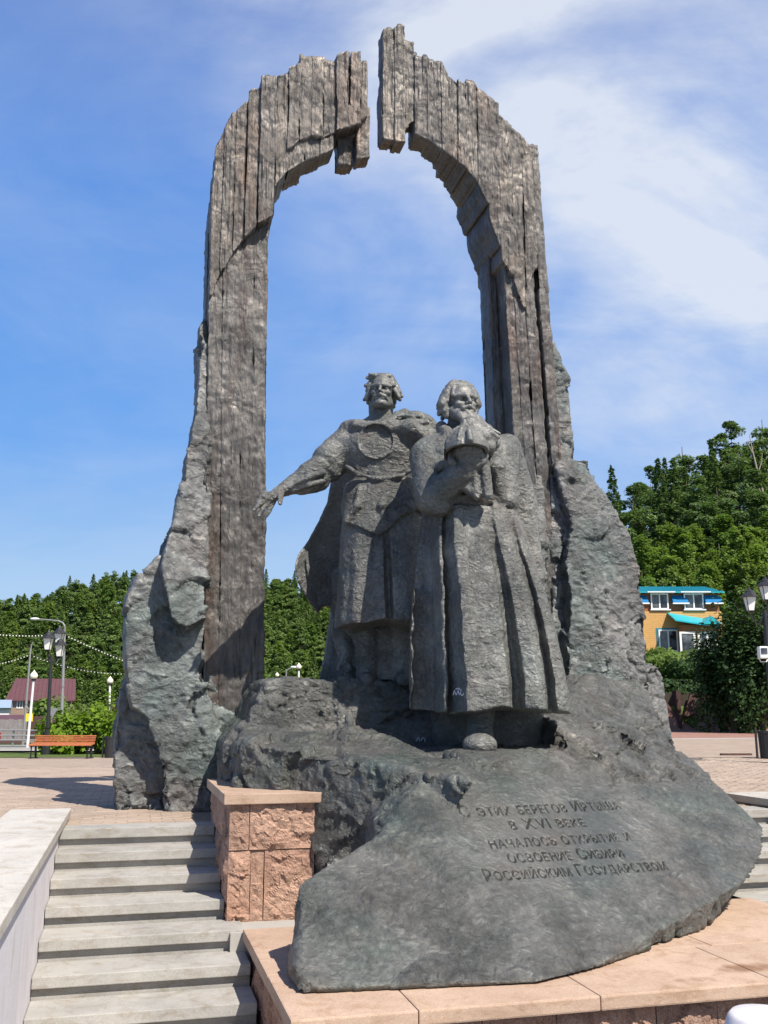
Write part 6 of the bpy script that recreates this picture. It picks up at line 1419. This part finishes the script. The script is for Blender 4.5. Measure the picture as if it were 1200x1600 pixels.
# bank vegetation, hedge and the dark tree in front of the house
for i, (px, Y, rx, ry, h, n, lb) in enumerate(((1030, 64.5, 2.6, 2.6, 1.9, 3800, 'low green bush on the bank directly below the left window of the orange house'), (1066, 65, 2.6, 2.6, 1.7, 3800, 'low green bush on the bank below the glazed porch'),
                                               (1098, 63, 2.4, 2.4, 2.3, 3800, 'dark green bush on the bank between the porch and the big dark tree'))):
    c = on_ground(px, Y); shrub('bush', lb, 'bush', c, (rx, ry), h, n, .15, M['broadleaf'] if i < 2 else M['hedge_leaf'], 400 + i)
for i, px in enumerate(np.arange(1010, 1130, 18)):
    c = on_ground(px, 57.6); c[2] = 2.0; shrub('bush', 'dark green bush spilling over the top of the timber crib wall', 'bush', c, (1.1, .7), 1.2, 1300, .14, M['hedge_leaf'], 420 + i, 'bushes along the top of the timber wall')
for i, (px, Y, rx, h, n, lb) in enumerate(((1150, 52, 1.7, 7.8, 11000, 'tall dark leafy tree hiding the right end of the orange house'), (1196, 51, 1.9, 8.6, 11000, 'tall dark leafy tree at the right edge behind the white floodlight'), (1168, 54, 1.6, 6.0, 7000, 'shorter dark leafy tree between the two tall ones at the right'))):
    c = on_ground(px, Y); c[2] = .0; t = shrub('leafy_tree', lb, 'tree', c, (rx, rx), h, n, .12, M['hedge_leaf'], 440 + i, None, 46)
    b = MB(); b.tube([c + np.array([0, 0, -.1]), c + np.array([.1, 0, h * .35]), c + np.array([0, .1, h * .8])], [.16, .11, .04], 8); b.build('trunk', M['bark'], t)
# bare tree on the upper hill
dt = thing('bare_tree', 'bare pale dead tree leaning left on the hill at the right edge', 'tree', (44.5, 112, gh(44.5, 112)))
D_ = lambda x, y: at_y(x, y, 108)
b = MB(); b.tube([D_(1200, 800), D_(1192, 770), D_(1183, 735), D_(1176, 705), D_(1171, 680)], [.2, .16, .12, .08, .03], 7); b.build('trunk', M['dead_wood'], dt)
for pts in (((1190, 772), (1178, 748), (1170, 738)), ((1184, 740), (1190, 722), (1191, 708)), ((1196, 778), (1186, 770), (1178, 766)), ((1176, 708), (1170, 696), (1166, 690))):
    b = MB(); b.tube([D_(*p) for p in pts], [.08, .05, .02], 6); b.build('branch', M['dead_wood'], dt)
# lantern post on the right with a floodlight
RY = 22.0; rp = at_y(1206, 1100, RY); zr0 = gh(rp[0], RY)
rl = thing('lantern_post', 'black lantern post with several white lanterns at the right edge', 'street lamp', (rp[0], RY, zr0))
top = at_y(1206, 955, RY); b = MB(); b.tube([(rp[0], RY, zr0), (rp[0], RY, top[2])], [.08, .05], 10); b.lathe((rp[0], RY, zr0), [(.16, 0), (.16, .3), (.10, .4), (.09, .9)], 10); b.build('pole', M['black_metal'], rl)
for px, py in ((1172, 942), (1197, 925), (1240, 942)):
    c = at_y(px, py, RY + (.3 if px == 1197 else 0)); b = MB(); z_ = c[2] - .28
    b.tube([(rp[0], RY, top[2] - .05), (rp[0] * .5 + c[0] * .5, c[1], top[2] - .32), (c[0] + (rp[0] - c[0]) * .12, c[1], top[2] - .2), (c[0], c[1], z_)], .02, 6); b.build('arm', M['black_metal'], rl); lantern(c, .80, rl)
fl = at_y(1191, 1020, RY - .1); fo = thing('floodlight', 'small white floodlight fixed to the lantern post at the right edge', 'floodlight', fl)
b = MB(); b.box((fl[0] - .09, fl[1] - .1, fl[2] - .13), (fl[0] + .11, fl[1] + .08, fl[2] + .14)); b.build('housing', M['white_pvc'], fo, bevel=.025); b = MB(); b.box((fl[0] - .06, fl[1] - .112, fl[2] - .03), (fl[0] + .08, fl[1] - .1005, fl[2] + .10)); b.build('lens', M['glass'], fo)
b = MB(); b.tube([fl + np.array([-.08, 0, -.12]), fl + np.array([-.05, 0, -.2]), fl + np.array([.08, 0, -.2]), (rp[0], RY, fl[2] - .12)], .012, 6); b.build('bracket', M['white_pvc'], fo)
# low dark edge on the plaza and the rounded white post in front of the ledge
b = MB(); q0, q1 = at_z(1128, 1180.5, 0), at_z(1196, 1183, 0); b.box((q0[0], q0[1], 0), (q1[0], q0[1] + .16, .05)); o = b.build('plank_on_ground', M['crib'])
tag(o, 'long thin dark board lying on the plaza by the right litter bin', 'board')
wp = at_y(1194, 1583, 5.5); wpo = thing('white_post', 'white tapering plastic post in front of the ledge at the bottom right corner', 'post', (wp[0], wp[1], -1.5))
b = MB(); b.lathe((wp[0], wp[1], -1.5), [(.62, 0), (.60, .1), (.20, wp[2] + 1.5 - .06), (.185, wp[2] + 1.5 - .02), (.165, wp[2] + 1.5), (.03, wp[2] + 1.505)], 28); b.build('post_body', M['white_plastic'], wpo, True)
b = MB(); b.lathe((wp[0], wp[1], -1.5), [(.66, 0), (.66, .05), (.62, .06)], 28); b.build('ring', M['white_plastic'], wpo, True)
# chalk scrawls on the coat and in the hollow by the foot
bpy.context.view_layer.update(); DG = bpy.context.evaluated_depsgraph_get()
def scrawl(parent, strokes):
    b = MB()
    for st in strokes:
        L = []
        for x, y in st:
            r = Vector(ray(x, y)).normalized(); ok, loc, nr, *_ = scene.ray_cast(DG, Vector(_C), r)
            if ok: L.append(loc - r * 0.006)
        if len(L) > 1: b.tube(L, .0055, 5)
    if b.v: b.build('chalk_mark', M['chalk'], parent, kind='stuff')
scrawl(stR, [[(708, 1086), (710, 1079), (713, 1086), (716, 1079), (718, 1086)], [(717, 1077), (721, 1078), (719, 1083), (722, 1087), (725, 1084)], [(712, 1077), (718, 1075)]])
scrawl(boulder, [[(650, 1158), (654, 1152), (656, 1158)], [(658, 1157), (660, 1153), (664, 1154), (664, 1159)]])
print('done', round(time.time() - T0, 2))
